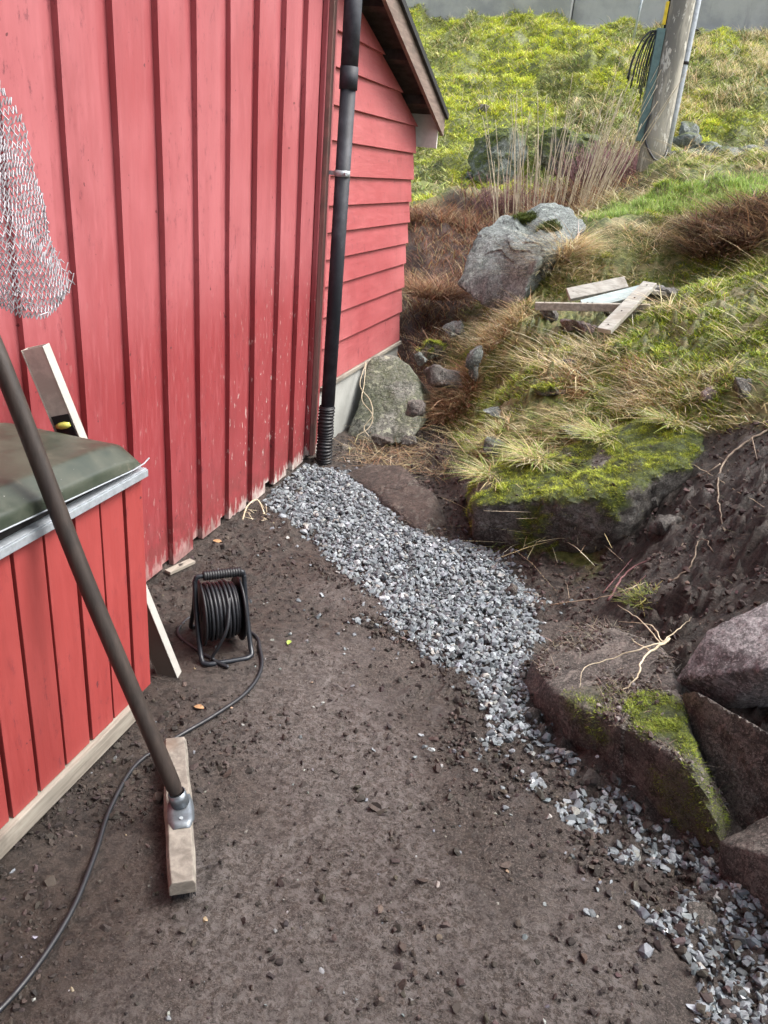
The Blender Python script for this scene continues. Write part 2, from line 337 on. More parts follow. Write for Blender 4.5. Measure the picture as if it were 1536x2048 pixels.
def _fit(P, lam):
    n = len(P); d = ((P[:, None, :2]-P[None, :, :2])**2).sum(2); A = np.zeros((n+3, n+3)); A[:n, :n] = tps_k(d)+lam*np.eye(n)
    A[:n, n] = A[n, :n] = 1; A[:n, n+1:] = P[:, :2]; A[n+1:, :n] = P[:, :2].T
    return np.linalg.solve(A, np.concatenate([P[:, 2], [0, 0, 0]]))
TW = _fit(CP, .01)
def Hbase(x, y):
    x = np.asarray(x, float); y = np.asarray(y, float)
    xc = np.clip(x, -8, 6); yc = np.clip(y, -2, 17.0); z = np.full(x.shape, TW[-3])+TW[-2]*xc+TW[-1]*yc
    for i, (a, b, _) in enumerate(CP): z = z+TW[i]*tps_k((xc-a)**2+(yc-b)**2)
    return z
# edge of the level yard in plan: x as a function of y
YX = np.array([(-3, 2.1), (.5, 2.05), (1.6, 2.0), (2.1, 1.62), (2.5, 1.5), (3.1, 1.45), (3.45, 1.08), (4.1, .85), (4.6, .55), (5, .2), (5.5, -.3), (20, -.4)])
def yard(x, y): return sstep(-.03, .12, np.interp(y, YX[:, 0], YX[:, 1])-x)*sstep(6.3, 5.5, y)
def H0(x, y):
    x = np.atleast_1d(np.asarray(x, float)); y = np.atleast_1d(np.asarray(y, float))
    k = yard(x, y); z = Hbase(x, y)*(1-k)
    far = sstep(3.5, 9, y); bank = 1-k
    z = z+bank*(fbm2(x, y, 1.6, 3, 3)*.06+fbm2(x, y, 6, 3, 5)*.030)*(1+far*1.4) + far*(fbm2(x, y, .8, 3, 8)*.09+np.abs(fbm2(x, y, 2.6, 3, 9))*.09)
    z = z + (fbm2(x, y, 2.2, 2, 21)*.006 + fbm2(x, y, 14, 4, 22)*.006)*(1-far)*sstep(.02, .12, 99*k+bank)
    return z
def H(x, y): return H0(x, y)
def hit(px, py, t0=1.2, t1=22):
    d = ray(px, py); d = d/np.linalg.norm(d); t = np.linspace(t0, t1, 1400)
    P = CAM+t[:, None]*d; g = P[:, 2]-H(P[:, 0], P[:, 1]); k = np.argmax(g < 0)
    if g[k] >= 0: k = len(t)-1
    return P[k]
def wpoly(pts): return [hit(*p)[:2] for p in pts]
gravel_poly = [zat(*p)[:2] for p in [(545, 975), (600, 928), (650, 938), (690, 942), (735, 975), (775, 1020), (805, 1052), (880, 1078), (970, 1085), (1050, 1160), (1080, 1200), (1056, 1320), (1046, 1380), (1112, 1485), (1200, 1560), (1330, 1665), (1450, 1748), (1500, 1820), (1560, 1890), (1700, 2200), (1470, 2200), (1400, 2040), (1385, 1930), (1290, 1830), (1180, 1720), (1110, 1630), (1030, 1560), (945, 1505), (975, 1440), (950, 1370), (845, 1300), (775, 1255), (765, 1200), (690, 1145), (600, 1060), (530, 1015)]]
def gz(x, y): return .020*sstep(.0, .10, polydist(x, y, gravel_poly))*sstep(1.7, 2.3, y)
def smooth_(x, y): return sstep(-.1, .3, fbm2(x, y, 1.6, 3, 60)*.6+.9*np.exp(-((x-1.22+.55*(y-1.3))/.48)**2)*sstep(2.7, 1.8, y)-.15)
def axis(parts):
    v = [parts[0][0]]
    for a, b, s0, s1 in parts:
        while v[-1] < b-1e-6:
            t = (v[-1]-a)/(b-a); v.append(min(b, v[-1]+s0+(s1-s0)*t))
    return np.array(v)
gx = np.concatenate([-axis([(.25, 3, .1, .3), (3, 80, .4, 9)])[::-1][:-1], axis([(-.25, 2.6, .0125, .0125), (2.6, 4.2, .02, .07), (4.2, 8, .1, .3), (8, 80, .4, 9)])])
gy = np.concatenate([-axis([(-.4, 3, .06, .4), (3, 60, .5, 9)])[::-1][:-1], axis([(.4, 3.4, .0125, .0125), (3.4, 6, .014, .03), (6, 10, .03, .05), (10, 18, .05, .09), (18, 90, .2, 9)])])
GX, GY = np.meshgrid(gx, gy); fx, fy = GX.ravel(), GY.ravel()
fz = H(fx, fy); nearm = (fx > -.2) & (fx < 3) & (fy > .3) & (fy < 6)
yk = yard(fx, fy)
# ground micro relief: crumbly soil
rel = np.zeros_like(fz); i_ = np.where(nearm)[0]; xx, yy = fx[i_], fy[i_]
soft = sstep(-.25, .25, fbm2(xx, yy, 1.3, 3, 31))*(1-.8*smooth_(xx, yy)); r1 = fbm2(xx, yy, 38, 3, 33, .65)
lump = np.maximum(0, fbm2(xx, yy, 22, 2, 35)-.25)
rel[i_] = (r1*.0078+lump*.036)*(.35+.9*soft)*(1+1.6*(1-yk[i_]))
rid = np.exp(-((polydist(xx, yy, gravel_poly)+.05)/.05)**2)*sstep(2.2, 1.8, yy)
for fx_, fy_, fa_ in ((.95, 2.05, .5), (1.15, 1.6, .7), (.85, 1.35, .4), (1.3, 1.15, .9), (.7, 2.5, .3), (1.55, 1.35, .6)):
    u_ = (xx-fx_)*math.cos(fa_)+(yy-fy_)*math.sin(fa_); v_ = -(xx-fx_)*math.sin(fa_)+(yy-fy_)*math.cos(fa_); e_ = (u_/.05)**2+(v_/.13)**2
    rel[i_] += -.006*np.exp(-e_**2)+.004*np.exp(-((e_-1.35)/.35)**2)
rel[i_] += rid*np.maximum(0, fbm2(xx, yy, 9, 3, 41)+.3)*.02
fz = fz+rel
soil_poly = wpoly([(1280, 975), (1330, 905), (1410, 860), (1536, 850), (1800, 900), (1900, 1400), (1536, 1500), (1300, 1350), (1180, 1260), (1060, 1230), (1080, 1190), (1180, 1150), (1215, 1060)])
ditch_poly = wpoly([(660, 870), (700, 850), (850, 820), (900, 860), (960, 960), (950, 1070), (1190, 1140), (1060, 1230), (900, 1090), (780, 1060), (690, 950)])
br_poly = wpoly([(815, 860), (800, 700), (812, 430), (900, 395), (1010, 395), (1180, 372), (1290, 372), (1180, 418), (1060, 520), (1000, 560), (930, 640), (850, 800)])
lawn_poly = wpoly([(1185, 440), (1230, 412), (1330, 385), (1536, 362), (1750, 350), (1750, 380), (1536, 392), (1430, 408), (1330, 428), (1220, 452)])
on_bank = 1-yk
sd_soil = polydist(fx, fy, soil_poly); sd_d = polydist(fx, fy, ditch_poly); sd_b = polydist(fx, fy, br_poly)
a_soil = np.maximum(sstep(-.04, .05, sd_soil+.05*fbm2(fx, fy, 9, 2, 50)), sstep(-.04, .05, sd_d))
a_br = sstep(-.1, .15, sd_b+.1*fbm2(fx, fy, 3, 2, 51)); far = sstep(7.8, 9.2, fy)
hillm = sstep(8.5, 9.6, fy-0*fx)
a_turf = on_bank*(1-a_soil)*sstep(3.0, 3.4, fy+.6*(fx-1.8).clip(0, 3)); a_mossy = hillm
a_path = yk*sstep(-.1, .3, fbm2(fx, fy, 1.6, 3, 60)*.6+.9*np.exp(-((fx-1.28+.55*(fy-1.3))/.38)**2)*sstep(2.5, 1.7, fy)-.25)
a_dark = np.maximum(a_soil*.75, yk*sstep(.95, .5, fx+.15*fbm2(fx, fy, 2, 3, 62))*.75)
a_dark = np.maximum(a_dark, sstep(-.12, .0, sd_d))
nx, ny = len(gx), len(gy); I = np.arange(nx*ny).reshape(ny, nx)
Fq = np.stack([I[:-1, :-1].ravel(), I[:-1, 1:].ravel(), I[1:, 1:].ravel(), I[1:, :-1].ravel()], 1)
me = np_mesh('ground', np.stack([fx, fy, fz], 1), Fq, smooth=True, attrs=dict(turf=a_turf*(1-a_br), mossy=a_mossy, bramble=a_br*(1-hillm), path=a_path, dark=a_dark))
tag(link('ground', me, M['ground']), kind='structure')

# ------------------------------------------------------------------ the red shed
ZR = lambda y: 1.95+.362*(5.97-y) if y > 1.2 else 1.95+.362*(5.97-1.2)-.362*(1.2-y)   # top of the roof edge
shed = thing('red_shed', (0, 1.2, 0), 'weathered red wooden shed with vertical boards, clapboard end and sloping roof, left of the gravel', 'shed')
bm = bmesh.new(); P = .2463; k = -25; Y0 = 2.117
ys = [2.117, 2.362, 2.607, 2.854, 3.105, 3.345, 3.597, 3.842]; ys = [2.117-P*i for i in range(22, 0, -1)]+ys
def zb(y): return .0+.012*math.sin(y*9)
for y in ys:
    y += random.uniform(-.004, .004); b = zb(y)+random.uniform(-.012, .014); wv = .165+random.uniform(-.005, .005)
    y1 = min(y+wv, 4.07); t = ZR(y)-.16; t1 = ZR(y1)-.16; tilt = random.uniform(-.003, .003)
    n = 14; L = [bm.verts.new((0+.0015*math.sin(i*1.3+y*7)+tilt, y+.0018*math.sin(i*.9+y*20), b+(t-b)*i/n)) for i in range(n+1)]
    Rr = [bm.verts.new((0-tilt, y1+.0018*math.sin(i*.8+y*31), b+random.uniform(-.003, .003)*(i == 0)+(t1-b)*i/n)) for i in range(n+1)]
    Lb = [bm.verts.new((v.co.x-.024, v.co.y+.001, v.co.z)) for v in L]; Rb = [bm.verts.new((v.co.x-.024, v.co.y, v.co.z)) for v in Rr]
    for i in range(n):
        bm.faces.new((L[i], Rr[i], Rr[i+1], L[i+1])); bm.faces.new((Lb[i], L[i], L[i+1], Lb[i+1])); bm.faces.new((Rr[i], Rb[i], Rb[i+1], Rr[i+1]))
    bm.faces.new((L[0], Lb[0], Rb[0], Rr[0]))
bevel_edges = [e for e in bm.edges if abs(e.verts[0].co.y-e.verts[1].co.y) < .02 and len(e.link_faces) == 2 and e.calc_face_angle(0) > 1.2]
bmesh.ops.bevel(bm, geom=bevel_edges, offset=.0025, segments=2, affect='EDGES')
for a, b_ in zip([ys[0]-P]+ys, ys+[4.06]):                       # the boards behind, one between each pair
    z0 = zb(b_)+.022+random.uniform(-.008, .008)
    hexa(bm, [(-.045, a+.12, z0), (-.0225, a+.12, z0), (-.0225, b_+.03, z0), (-.045, b_+.03, z0), (-.045, a+.12, ZR(a)-.17), (-.0225, a+.12, ZR(a)-.17), (-.0225, b_+.03, ZR(b_)-.17), (-.045, b_+.03, ZR(b_)-.17)])
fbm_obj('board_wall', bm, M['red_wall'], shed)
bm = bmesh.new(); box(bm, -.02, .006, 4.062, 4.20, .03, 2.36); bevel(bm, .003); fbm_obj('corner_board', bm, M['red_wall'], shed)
m = mat_wood('weathered_board_edge', (.20, .10, .09), (.30, .16, .14), stretch=(1, 1, .08)); bm = bmesh.new(); box(bm, .007, .03, 4.075, 4.115, .03, 2.36); bevel(bm, .002); fbm_obj('corner_batten', bm, m, shed)
# clapboard end
laps = [.405, .62, .797, .968, 1.108, 1.25, 1.387, 1.532, 1.70, 1.868, 2.035, 2.19, 2.34]
ye = lambda z: min(5.83, 5.97-(z+.115-1.95)/.362)
bm = bmesh.new()
for z0, z1 in zip(laps, laps[1:]):
    a = max(z0, .0); yb = ye(z0)+random.uniform(-.008, .008); yt = max(4.25, ye(z1+.02))
    j = random.uniform(-.003, .003)
    hexa(bm, [(-.03, 4.20, z0+j), (.004, 4.20, z0+j), (.004, yb, z0), (-.03, yb, z0), (-.03, 4.20, z1+.02), (-.018, 4.20, z1+.02), (-.018, yt, z1+.02), (-.03, yt, z1+.02)])
bevel(bm, .0015, 1); fbm_obj('clapboard_wall', bm, M['red_clap'], shed)
bm = bmesh.new(); box(bm, -.028, .018, 4.21, 5.84, .378, .402); bevel(bm, .003); fbm_obj('sill_board', bm, M['grey_wood'], shed)
bm = bmesh.new(); box(bm, -.3, -.002, 4.15, 5.82, -.3, .376); box(bm, -.5, -.06, -3.4, 4.15, -.3, .05); fbm_obj('foundation', bm, M['found'], shed)
# walls that close the body of the shed
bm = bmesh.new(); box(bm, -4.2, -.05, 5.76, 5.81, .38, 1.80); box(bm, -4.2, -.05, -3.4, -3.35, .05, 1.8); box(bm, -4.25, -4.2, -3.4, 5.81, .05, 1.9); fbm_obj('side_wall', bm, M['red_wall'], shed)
bm = bmesh.new(); box(bm, -.08, -.05, -3.35, 5.75, .05, 1.78); fbm_obj('wall_underlay', bm, M['dark'], shed)
# roof: slabs with overhang
def slope_slab(bm, x0, x1, ya, yb, off0, off1):
    hexa(bm, [(x0, ya, ZR(ya)-off1), (x1, ya, ZR(ya)-off1), (x1, yb, ZR(yb)-off1), (x0, yb, ZR(yb)-off1), (x0, ya, ZR(ya)-off0), (x1, ya, ZR(ya)-off0), (x1, yb, ZR(yb)-off0), (x0, yb, ZR(yb)-off0)])
bm = bmesh.new(); slope_slab(bm, -4.4, .165, 1.2, 6.0, -.022, 0); slope_slab(bm, -4.4, .165, -3.6, 1.1999, -.022, 0); fbm_obj('roof', bm, M['roofing'], shed)
bm = bmesh.new(); slope_slab(bm, -4.35, .128, 1.2, 5.95, .002, .03); slope_slab(bm, -4.35, .128, -3.55, 1.1999, .002, .03)
for yy_ in (5.62, 5.1, 4.6): slope_slab(bm, -.05, .127, yy_, yy_+.05, .032, .085)
fbm_obj('soffit', bm, M['soffit'], shed)
bm = bmesh.new(); slope_slab(bm, .13, .152, 1.2, 5.965, .001, .125); slope_slab(bm, .13, .152, -3.56, 1.1999, .001, .125); fbm_obj('bargeboard', bm, M['barge'], shed)
bm = bmesh.new(); slope_slab(bm, .1525, .172, 1.2, 5.985, -.024, .012); slope_slab(bm, .1525, .172, -3.58, 1.1999, -.024, .012); fbm_obj('roof_edge_strip', bm, M['roofing'], shed)
bm = bmesh.new(); box(bm, -4.3, .127, 5.885, 5.91, 1.745, 1.955); fbm_obj('fascia', bm, M['fascia'], shed)
# downpipe
dp = link('downpipe', bpy.data.meshes.new('downpipe'), M['pipe'], shed)
bm = bmesh.new(); tube(bm, [(.1, 4.135, 2.02), (.1, 4.14, 2.48)], .043, 24); tube(bm, [(.1, 4.135, 1.93), (.1, 4.135, 2.03)], .0452, 24); tube(bm, [(.1, 4.09, .30), (.1, 4.135, 1.95)], .0385, 24); bm.to_mesh(dp.data); bm.free()
bm = bmesh.new(); pts = []; rs = []
for i in range(150):
    z = -.03+.37*i/149; pts.append((.1, 4.075+.004*math.sin(i*.1), z)); rs.append(.044+.0035*math.sin(i*2*math.pi/7.5))
tube(bm, pts, rs, 28); fbm_obj('corrugated_sleeve', bm, M['black_plastic'], dp, True)
bm = bmesh.new()
tube(bm, [(.1, 4.117, 1.535), (.1, 4.117, 1.565)], .0405, 24); box(bm, .0, .07, 4.11, 4.118, 1.54, 1.56); tube(bm, [(.135, 4.06, 1.55), (.15, 4.045, 1.55)], .008, 8); fbm_obj('pipe_clamp', bm, M['silver'], dp)

# ------------------------------------------------------------------ unseen roof added behind the camera to shade the near yard
cp = thing('added_shade_roof', (2.2, -1, 0), 'flat timber roof added out of view to shade the near yard', 'added shade roof')
bm = bmesh.new(); box(bm, .19, 3.4, -4.2, .75, 2.56, 2.60); fbm_obj('shade_roof_deck', bm, M['soffit'], cp)
for px_, py_ in ((3.3, .65), (3.3, -4.0)): bm = bmesh.new(); box(bm, px_-.05, px_+.05, py_-.05, py_+.05, -.2, 2.558); fbm_obj('shade_roof_post', bm, M['grey_wood'], cp)

# ------------------------------------------------------------------ red board box with the green lid
bx = thing('board_box', (.25, .9, 0), 'bright red board box with a dark green lid, standing against the shed wall', 'storage box')
bm = bmesh.new(); yb = [-.3]; gaps = [.42, .53, .64, .745, .85, .955, 1.06, 1.165, 1.2625, 1.367, 1.474, 1.578, 1.682]
prev = .32
for g in gaps+[1.765]:
    b = .082+random.uniform(-.002, .004); j = random.uniform(-.002, .002)
    box(bm, .412+j, .432+j, prev+.0055, g-.0055 if g < 1.76 else g, b, .775); prev = g
bevel(bm, .002); fbm_obj('front_boards', bm, M['red_box'], bx)
bm = bmesh.new(); box(bm, .02, .411, 1.745, 1.764, .08, .775); bevel(bm, .002); fbm_obj('end_board', bm, M['red_box'], bx)
bm = bmesh.new(); box(bm, .03, .405, .345, 1.74, .08, .76); fbm_obj('inner_bin', bm, M['dark'], bx)
bm = bmesh.new(); box(bm, .405, .448, .3, 1.665, .018, .079, .002); box(bm, .1, .14, .3, 1.70, .0, .079); bevel(bm, .004); fbm_obj('base_plank', bm, M['grey_wood'], bx)
bm = bmesh.new(); box(bm, .434, .452, .3, 1.768, .772, .792); box(bm, .40, .448, .3, 1.767, .7925, .796); bevel(bm, .0015); fbm_obj('metal_rail', bm, M['galv'], bx)
# lid: a rounded shell swept along y, closing down at its far end
prof = [(.452, .0), (.4525, .004), (.450, .018), (.447, .028), (.443, .033), (.437, .0365), (.400, .0620), (.393, .0655), (.383, .0672), (.33, .068), (.20, .070), (.05, .071), (.022, .070), (.018, .06), (.015, .0)]
zlip = lambda y: .835-.0442*(y-1.22)
bm = bmesh.new(); rows = []; yl = [.28, .285, .33, .5, .7, .9, 1.1, 1.3, 1.45, 1.55, 1.62, 1.665, 1.70, 1.725, 1.742, 1.752, 1.757, 1.758]
dr = {1.62: .002, 1.665: .005, 1.70: .009, 1.725: .014, 1.742: .020, 1.752: .028, 1.757: .042, 1.758: .06, .28: .05, .285: .02}
for y in yl:
    d = dr.get(y, 0); dent = .004*math.sin((y-.3)*6.1)
    rows.append([bm.verts.new((x-(.35*d if x > .3 else 0), y, zlip(y)+max(0, z-d-(dent*(x < .37) if z > .05 else 0)))) for x, z in prof])
for a, b in zip(rows, rows[1:]):
    for i in range(len(prof)-1): bm.faces.new((a[i], a[i+1], b[i+1], b[i]))
bm.faces.new(rows[-1]); bm.faces.new(rows[0][::-1])
lid = fbm_obj('lid', bm, M['lid'], bx, True); sb = lid.modifiers.new('sub', 'SUBSURF'); sb.levels = 2; sb.render_levels = 2
bm = bmesh.new(); tube(bm, [(.454, .3, .876), (.454, 1.2, .836), (.454, 1.70, .8135), (.448, 1.755, .812), (.445, 1.785, .818)], .002, 8); fbm_obj('lid_rim', bm, M['galv'], lid)
bm = bmesh.new(); P0 = [(.14, 1.27, .909), (.30, 1.24, .9035), (.30, 1.30, .9015), (.15, 1.33, .9065)]
hexa(bm, P0+[(a, b, c+.0016) for a, b, c in P0]); fbm_obj('sticker', bm, M['sticker'], lid)
bm = bmesh.new(); box(bm, .03, .425, .32, 1.73, .797, .812); fbm_obj('lid_gap_filler', bm, M['dark'], bx)  # near-black slab filling the gap between rail and lid

# ------------------------------------------------------------------ spirit level leaning behind the box
lv = thing('spirit_level', (.45, 1.95, 0), 'long aluminium spirit level leaning behind the red box, foot on the ground', 'spirit level')
A = zat(356, 1356, .002); B = CAM+ray(86, 692)*((.115-CAM[0])/ray(86, 692)[0])
t = (B-A)/np.linalg.norm(B-A); Lh = np.linalg.norm(B-A); T_ = CAM-(A+B)/2; T_ -= t*(T_@t); T_ /= np.linalg.norm(T_); Lf = np.cross(t, T_)
if Lf@R > 0: Lf = -Lf
ph = rad(33); n1_ = T_*math.cos(ph)+Lf*math.sin(ph); n2_ = T_*math.sin(ph)-Lf*math.cos(ph)
def lbar(bm, s0, s1, a0, a1, b0, b1): hexa(bm, [A+t*s_-n2_*a-n1_*b for s_ in (s0, s1) for a, b in ((a0, b0), (a1, b0), (a1, b1), (a0, b1))])   # a across the web, b behind it
m = NT('level_web'); z_ = m.sep()[2]; n_ = m.noise(14, 5, .7); c = m.mix(m.step(n_, .4, .6), (.40, .385, .35), (.52, .50, .45)); c = m.mix(m.step(m.math('ADD', z_, m.math('MULTIPLY', n_, .25)), .42, .62, .92, 0), c, (.085, .062, .05))
bm = bmesh.new(); lbar(bm, 0, Lh, .003, .066, 0, .003); lbar(bm, 0, Lh, .003, .066, .029, .032); lbar(bm, 0, Lh, .0665, .0690, -.002, .034); fbm_obj('web', bm, m.out(c, .45, .2), lv)
bm = bmesh.new(); lbar(bm, 0, Lh, 0, .0028, -.002, .034); bevel(bm, .0006, 1); fbm_obj('edge_flange', bm, M['white_edge'], lv)
bm = bmesh.new(); s_v = Lh*.80; lbar(bm, s_v-.05, s_v+.03, .006, .060, -.004, -.0005); vh = fbm_obj('vial_housing', bm, M['black_plastic'], lv)
bm = bmesh.new(); pc = A+t*s_v-n2_*.033+n1_*.004; tube(bm, [pc+n2_*.022, pc+n2_*.008, pc-n2_*.008, pc-n2_*.022], [.006, .0105, .0105, .006], 14); fbm_obj('vial', bm, M['vial'], vh)

# ------------------------------------------------------------------ push broom
br = thing('push_broom', (.78, 1.37, 0), 'old wooden push broom with dark worn handle leaning on the green lid', 'broom')
E0 = np.array([.625, 1.585, .0]); E1 = np.array([.90, 1.16, .0]); t = (E1-E0)/np.linalg.norm(E1-E0); s = np.array([-t[1], t[0], 0])*-1
bm = bmesh.new(); n = 10
Lr = []
for i in range(n+1):
    q = E0+(E1-E0)*i/n; wdt = .036*(1-.12*abs(i/n-.5)*2)+.0015*math.sin(i*1.7); h1 = .074+.0015*math.sin(i*2.1); h0 = .036
    Lr.append([bm.verts.new(q+s*a+np.array([0, 0, z])) for a, z in ((-wdt, h0), (wdt, h0), (wdt*.98, h1-.012), (wdt*.78, h1), (-wdt*.78, h1), (-wdt*.98, h1-.012))])
for a, b in zip(Lr, Lr[1:]):
    for k in range(6): bm.faces.new((a[k], a[(k+1) % 6], b[(k+1) % 6], b[k]))
bm.faces.new(Lr[0][::-1]); bm.faces.new(Lr[-1]); bevel(bm, .0025, 2); fbm_obj('head_block', bm, M['broom_wood'], br)
V = []; Q = []
for i in range(1500):
    a = random.uniform(.03, .97); q = E0+(E1-E0)*a+s*random.uniform(-.026, .026); q[2] = .038; tip = q+s*random.uniform(-.008, .008)+t*random.uniform(-.004, .004); tip[2] = random.uniform(.0, .006)
    u = np.array([math.cos(i), math.sin(i), 0])*.0012; k = len(V); V += [q-u, q+u, tip+u, tip-u]; Q.append((k, k+1, k+2, k+3))
link('bristles', np_mesh('bristles', V, Q), M['black_rubber'], br)
K0 = np.array([.775, 1.362, .088]); K1 = np.array([.735, 1.357, .20]); K2 = np.array([.395, 1.342, 1.145]); K3 = np.array([.30, 1.34, 1.37])
hp = spline([K0+(K1-K0)*.25, K1, (K1+K2)/2+np.array([-.012, 0, 0.0]), K2, K3], 10)
bm = bmesh.new(); tube(bm, hp, [.0170+.003*min(1, i/8) for i in range(len(hp))], 18); fbm_obj('handle', bm, M['handle_wood'], br)
# galvanised socket: flared tongue screwed to the block
bm = bmesh.new(); c0 = (K0+K1)/2; hd = (K1-K0)/np.linalg.norm(K1-K0)
tube(bm, [K0+np.array([0, 0, -.006]), K0+hd*.030], [.0225, .0215], 16, cap=False)
sec = []
for a, wd, zz in ((-.02, .024, .094), (.0, .031, .086), (.02, .033, .0805), (.05, .032, .0785), (.078, .020, .078)):
    q = K0+t*a; q[2] = 0
    sec.append([bm.verts.new(q+s*wd*u_+np.array([0, 0, zz-.003*abs(u_)**2])) for u_ in (-1, -.5, 0, .5, 1)])
for a, b in zip(sec, sec[1:]):
    for k in range(4): bm.faces.new((a[k], a[k+1], b[k+1], b[k]))
so_ = fbm_obj('socket', bm, simple('worn_steel', (.20, .225, .25), .38, .7, 40, .35), br, True); md = so_.modifiers.new('th', 'SOLIDIFY'); md.thickness = .002; md.offset = 0
bm = bmesh.new(); q = K0+t*.048; q[2] = .079; tube(bm, [q, q+np.array([0, 0, .003])], .0048, 12); fbm_obj('screw', bm, M['silver'], so_)

# ------------------------------------------------------------------ cable reel
rc = np.array([.455, 2.165, 0.]); wv = np.array([.76, .65, 0]); wv /= np.linalg.norm(wv); dv = np.array([-wv[1], wv[0], 0])
rl = thing('cable_reel', tuple(rc), 'black cable reel with ribbed handle and coiled cable on the bare soil', 'cable reel')
def rp(a, b, z): return rc+wv*a+dv*b+np.array([0, 0, z])
HW = .085; AX = .135
bm = bmesh.new()                                            # frame tube: loop on the ground, uprights, handle bar
tp = lambda a: [rp(a, 0, .262), rp(a, -.004, .24), rp(a*1.02, -.03, .15), rp(a*1.02, -.085, .045), rp(a*1.0, -.118, .014)]
pts = tp(-HW)+[rp(-HW+.012, -.13, .010), rp(-HW+.035, -.135, .009), rp(HW-.035, -.135, .009), rp(HW-.012, -.13, .010)]+tp(HW)[::-1]
tube(bm, spline(pts, 5), .0085, 12)
pts = [rp(-HW, 0, .22), rp(-HW*1.0, .03, .14), rp(-HW, .09, .03), rp(-HW+.015, .115, .010), rp(-HW+.04, .12, .009), rp(HW-.04, .12, .009), rp(HW-.015, .115, .010), rp(HW, .09, .03), rp(HW, .03, .14), rp(HW, 0, .22)]
tube(bm, spline(pts, 5), .0075, 12)
tube(bm, spline([rp(-HW, 0, .25), rp(-HW+.004, 0, .268), rp(-HW+.02, 0, .277), rp(HW-.02, 0, .277), rp(HW-.004, 0, .268), rp(HW, 0, .25)], 5), .0085, 12)
tube(bm, [rp(-HW-.004, 0, AX), rp(HW+.004, 0, AX)], .010, 12)
fbm_obj('frame', bm, M['black_paint'], rl)
bm = bmesh.new(); pts = []; rs = []
for i in range(60): pts.append(rp(-HW+.028+(2*HW-.04)*i/59, 0, .277)); rs.append(.0155+.0018*(i % 4 > 1))
tube(bm, pts, rs, 16); fbm_obj('hand_grip', bm, M['black_plastic'], rl)
for sg in (-1, 1):
    bm = bmesh.new(); x0 = sg*(HW-.018)
    tube(bm, [rp(x0-.002, 0, AX), rp(x0+.002, 0, AX)], .112, 48); tube(bm, [rp(x0-.005, 0, AX), rp(x0+.005, 0, AX)], .035, 24)
    ring = [rp(x0, .112*math.cos(a), AX+.112*math.sin(a)) for a in np.linspace(0, 2*math.pi, 49)]; tube(bm, ring, .0045, 8, cap=False)
    fbm_obj('side_disc', bm, M['black_plastic'], rl)
bm = bmesh.new(); pts = []
for i in range(13*28):                                       # wound cable
    a = 2*math.pi*i/28; pos = -HW+.030+(2*HW-.060)*(i/(13*28)); r_ = .088+.004*math.sin(i*.021*3)
    pts.append(rp(pos, r_*math.cos(a), AX+r_*math.sin(a)))
tube(bm, pts, .0056, 8); pts = []
for i in range(6*28):
    a = 2*math.pi*i/28; pos = -HW+.036+(2*HW-.085)*(i/(6*28)); r_ = .097+.003*math.sin(i*.06); pts.append(rp(pos, r_*math.cos(a), AX+r_*math.sin(a)))
tube(bm, pts, .0054, 8)
tube(bm, [rp(-HW+.024, 0, AX), rp(HW-.024, 0, AX)], .082, 32)
wl = fbm_obj('wound_cable', bm, M['black_rubber'], rl)
bm = bmesh.new(); tube(bm, spline([rp(.02, -.06, .215), rp(.0, -.12, .14), rp(-.03, -.125, .07), rp(-.05, -.12, .02), rp(-.01, -.17, .012), rp(-.08, -.05, .008), rp(-.13, .1, .008), rp(-.02, .2, .008), (.53, 2.26, .008), (.61, 2.17, .008), (.665, 2.06, .008), (.675, 1.93, .008), (.638, 1.79, .008), (.585, 1.65, .008), (.545, 1.51, .008), (.578, 1.342, .008), (.632, 1.205, .008), (.683, 1.043, .008), (.70, .88, .008), (.68, .75, .008), (.6, .5, .008), (.5, 0, .008)], 10), .0062, 8); fbm_obj('trailing_cable', bm, M['black_rubber'], rl)

# ------------------------------------------------------------------ hanging wire net
net = thing('wire_net', (.7, .97, 1.3), 'silvery wire mesh bag hanging at the upper left in front of the red wall', 'wire net')
bm = bmesh.new(); V = []; Q = []
def seg3(a, b, r_=.0013):
    u, v, _ = frame(b-a); k = len(V)
    for q in (a, b):
        for i in range(4): V.append(q+r_*(math.cos(i*1.5708)*u+math.sin(i*1.5708)*v))
    for i in range(4): Q.append((k+i, k+(i+1) % 4, k+4+(i+1) % 4, k+4+i))
zr = lambda v: 1.325+.62*v
def netp(layer, uu, v):
    yr = np.interp(v, [0, .04, .1, .17, .376, .53, .8, 1], [1.165, 1.185, 1.165, 1.145, 1.118, 1.055, .95, .90]); yl_ = np.interp(v, [0, .2, .5, 1], [.90, .84, .82, .84])
    bag = .035*math.sqrt(max(0, 1-(2*uu-1)**2))*min(1, v*6+.1)
    y = yl_+(yr-yl_)*uu; z = zr(v)+(.11*abs(uu-.78)**1.3+.02*(uu > .9)*(uu-.9)*10)*max(0, 1-v*4)
    x = .70+layer*bag+.008*math.sin(uu*9+v*7+layer)+.004*math.sin(v*31+uu*13)
    return np.array([x, y+.003*math.sin(v*40+layer*2), z])
nr, nc = 60, 27
for layer in (-1, 1):
    for r_ in range(nr):
        prev = None
        for c_ in range(nc*2+1):
            uu = c_/(nc*2); v = r_/nr; up = .0096*((c_+r_) % 2)*(1+.08*math.sin(r_*3.1+c_*1.7))
            q = netp(layer, uu, v)+np.array([.0010*((c_ % 2)*2-1), .0005*math.sin(c_*5.3+r_*2.2), up+.003*math.sin(uu*17+r_*.35)])
            if prev is not None: seg3(prev, q, .00095)
            prev = q
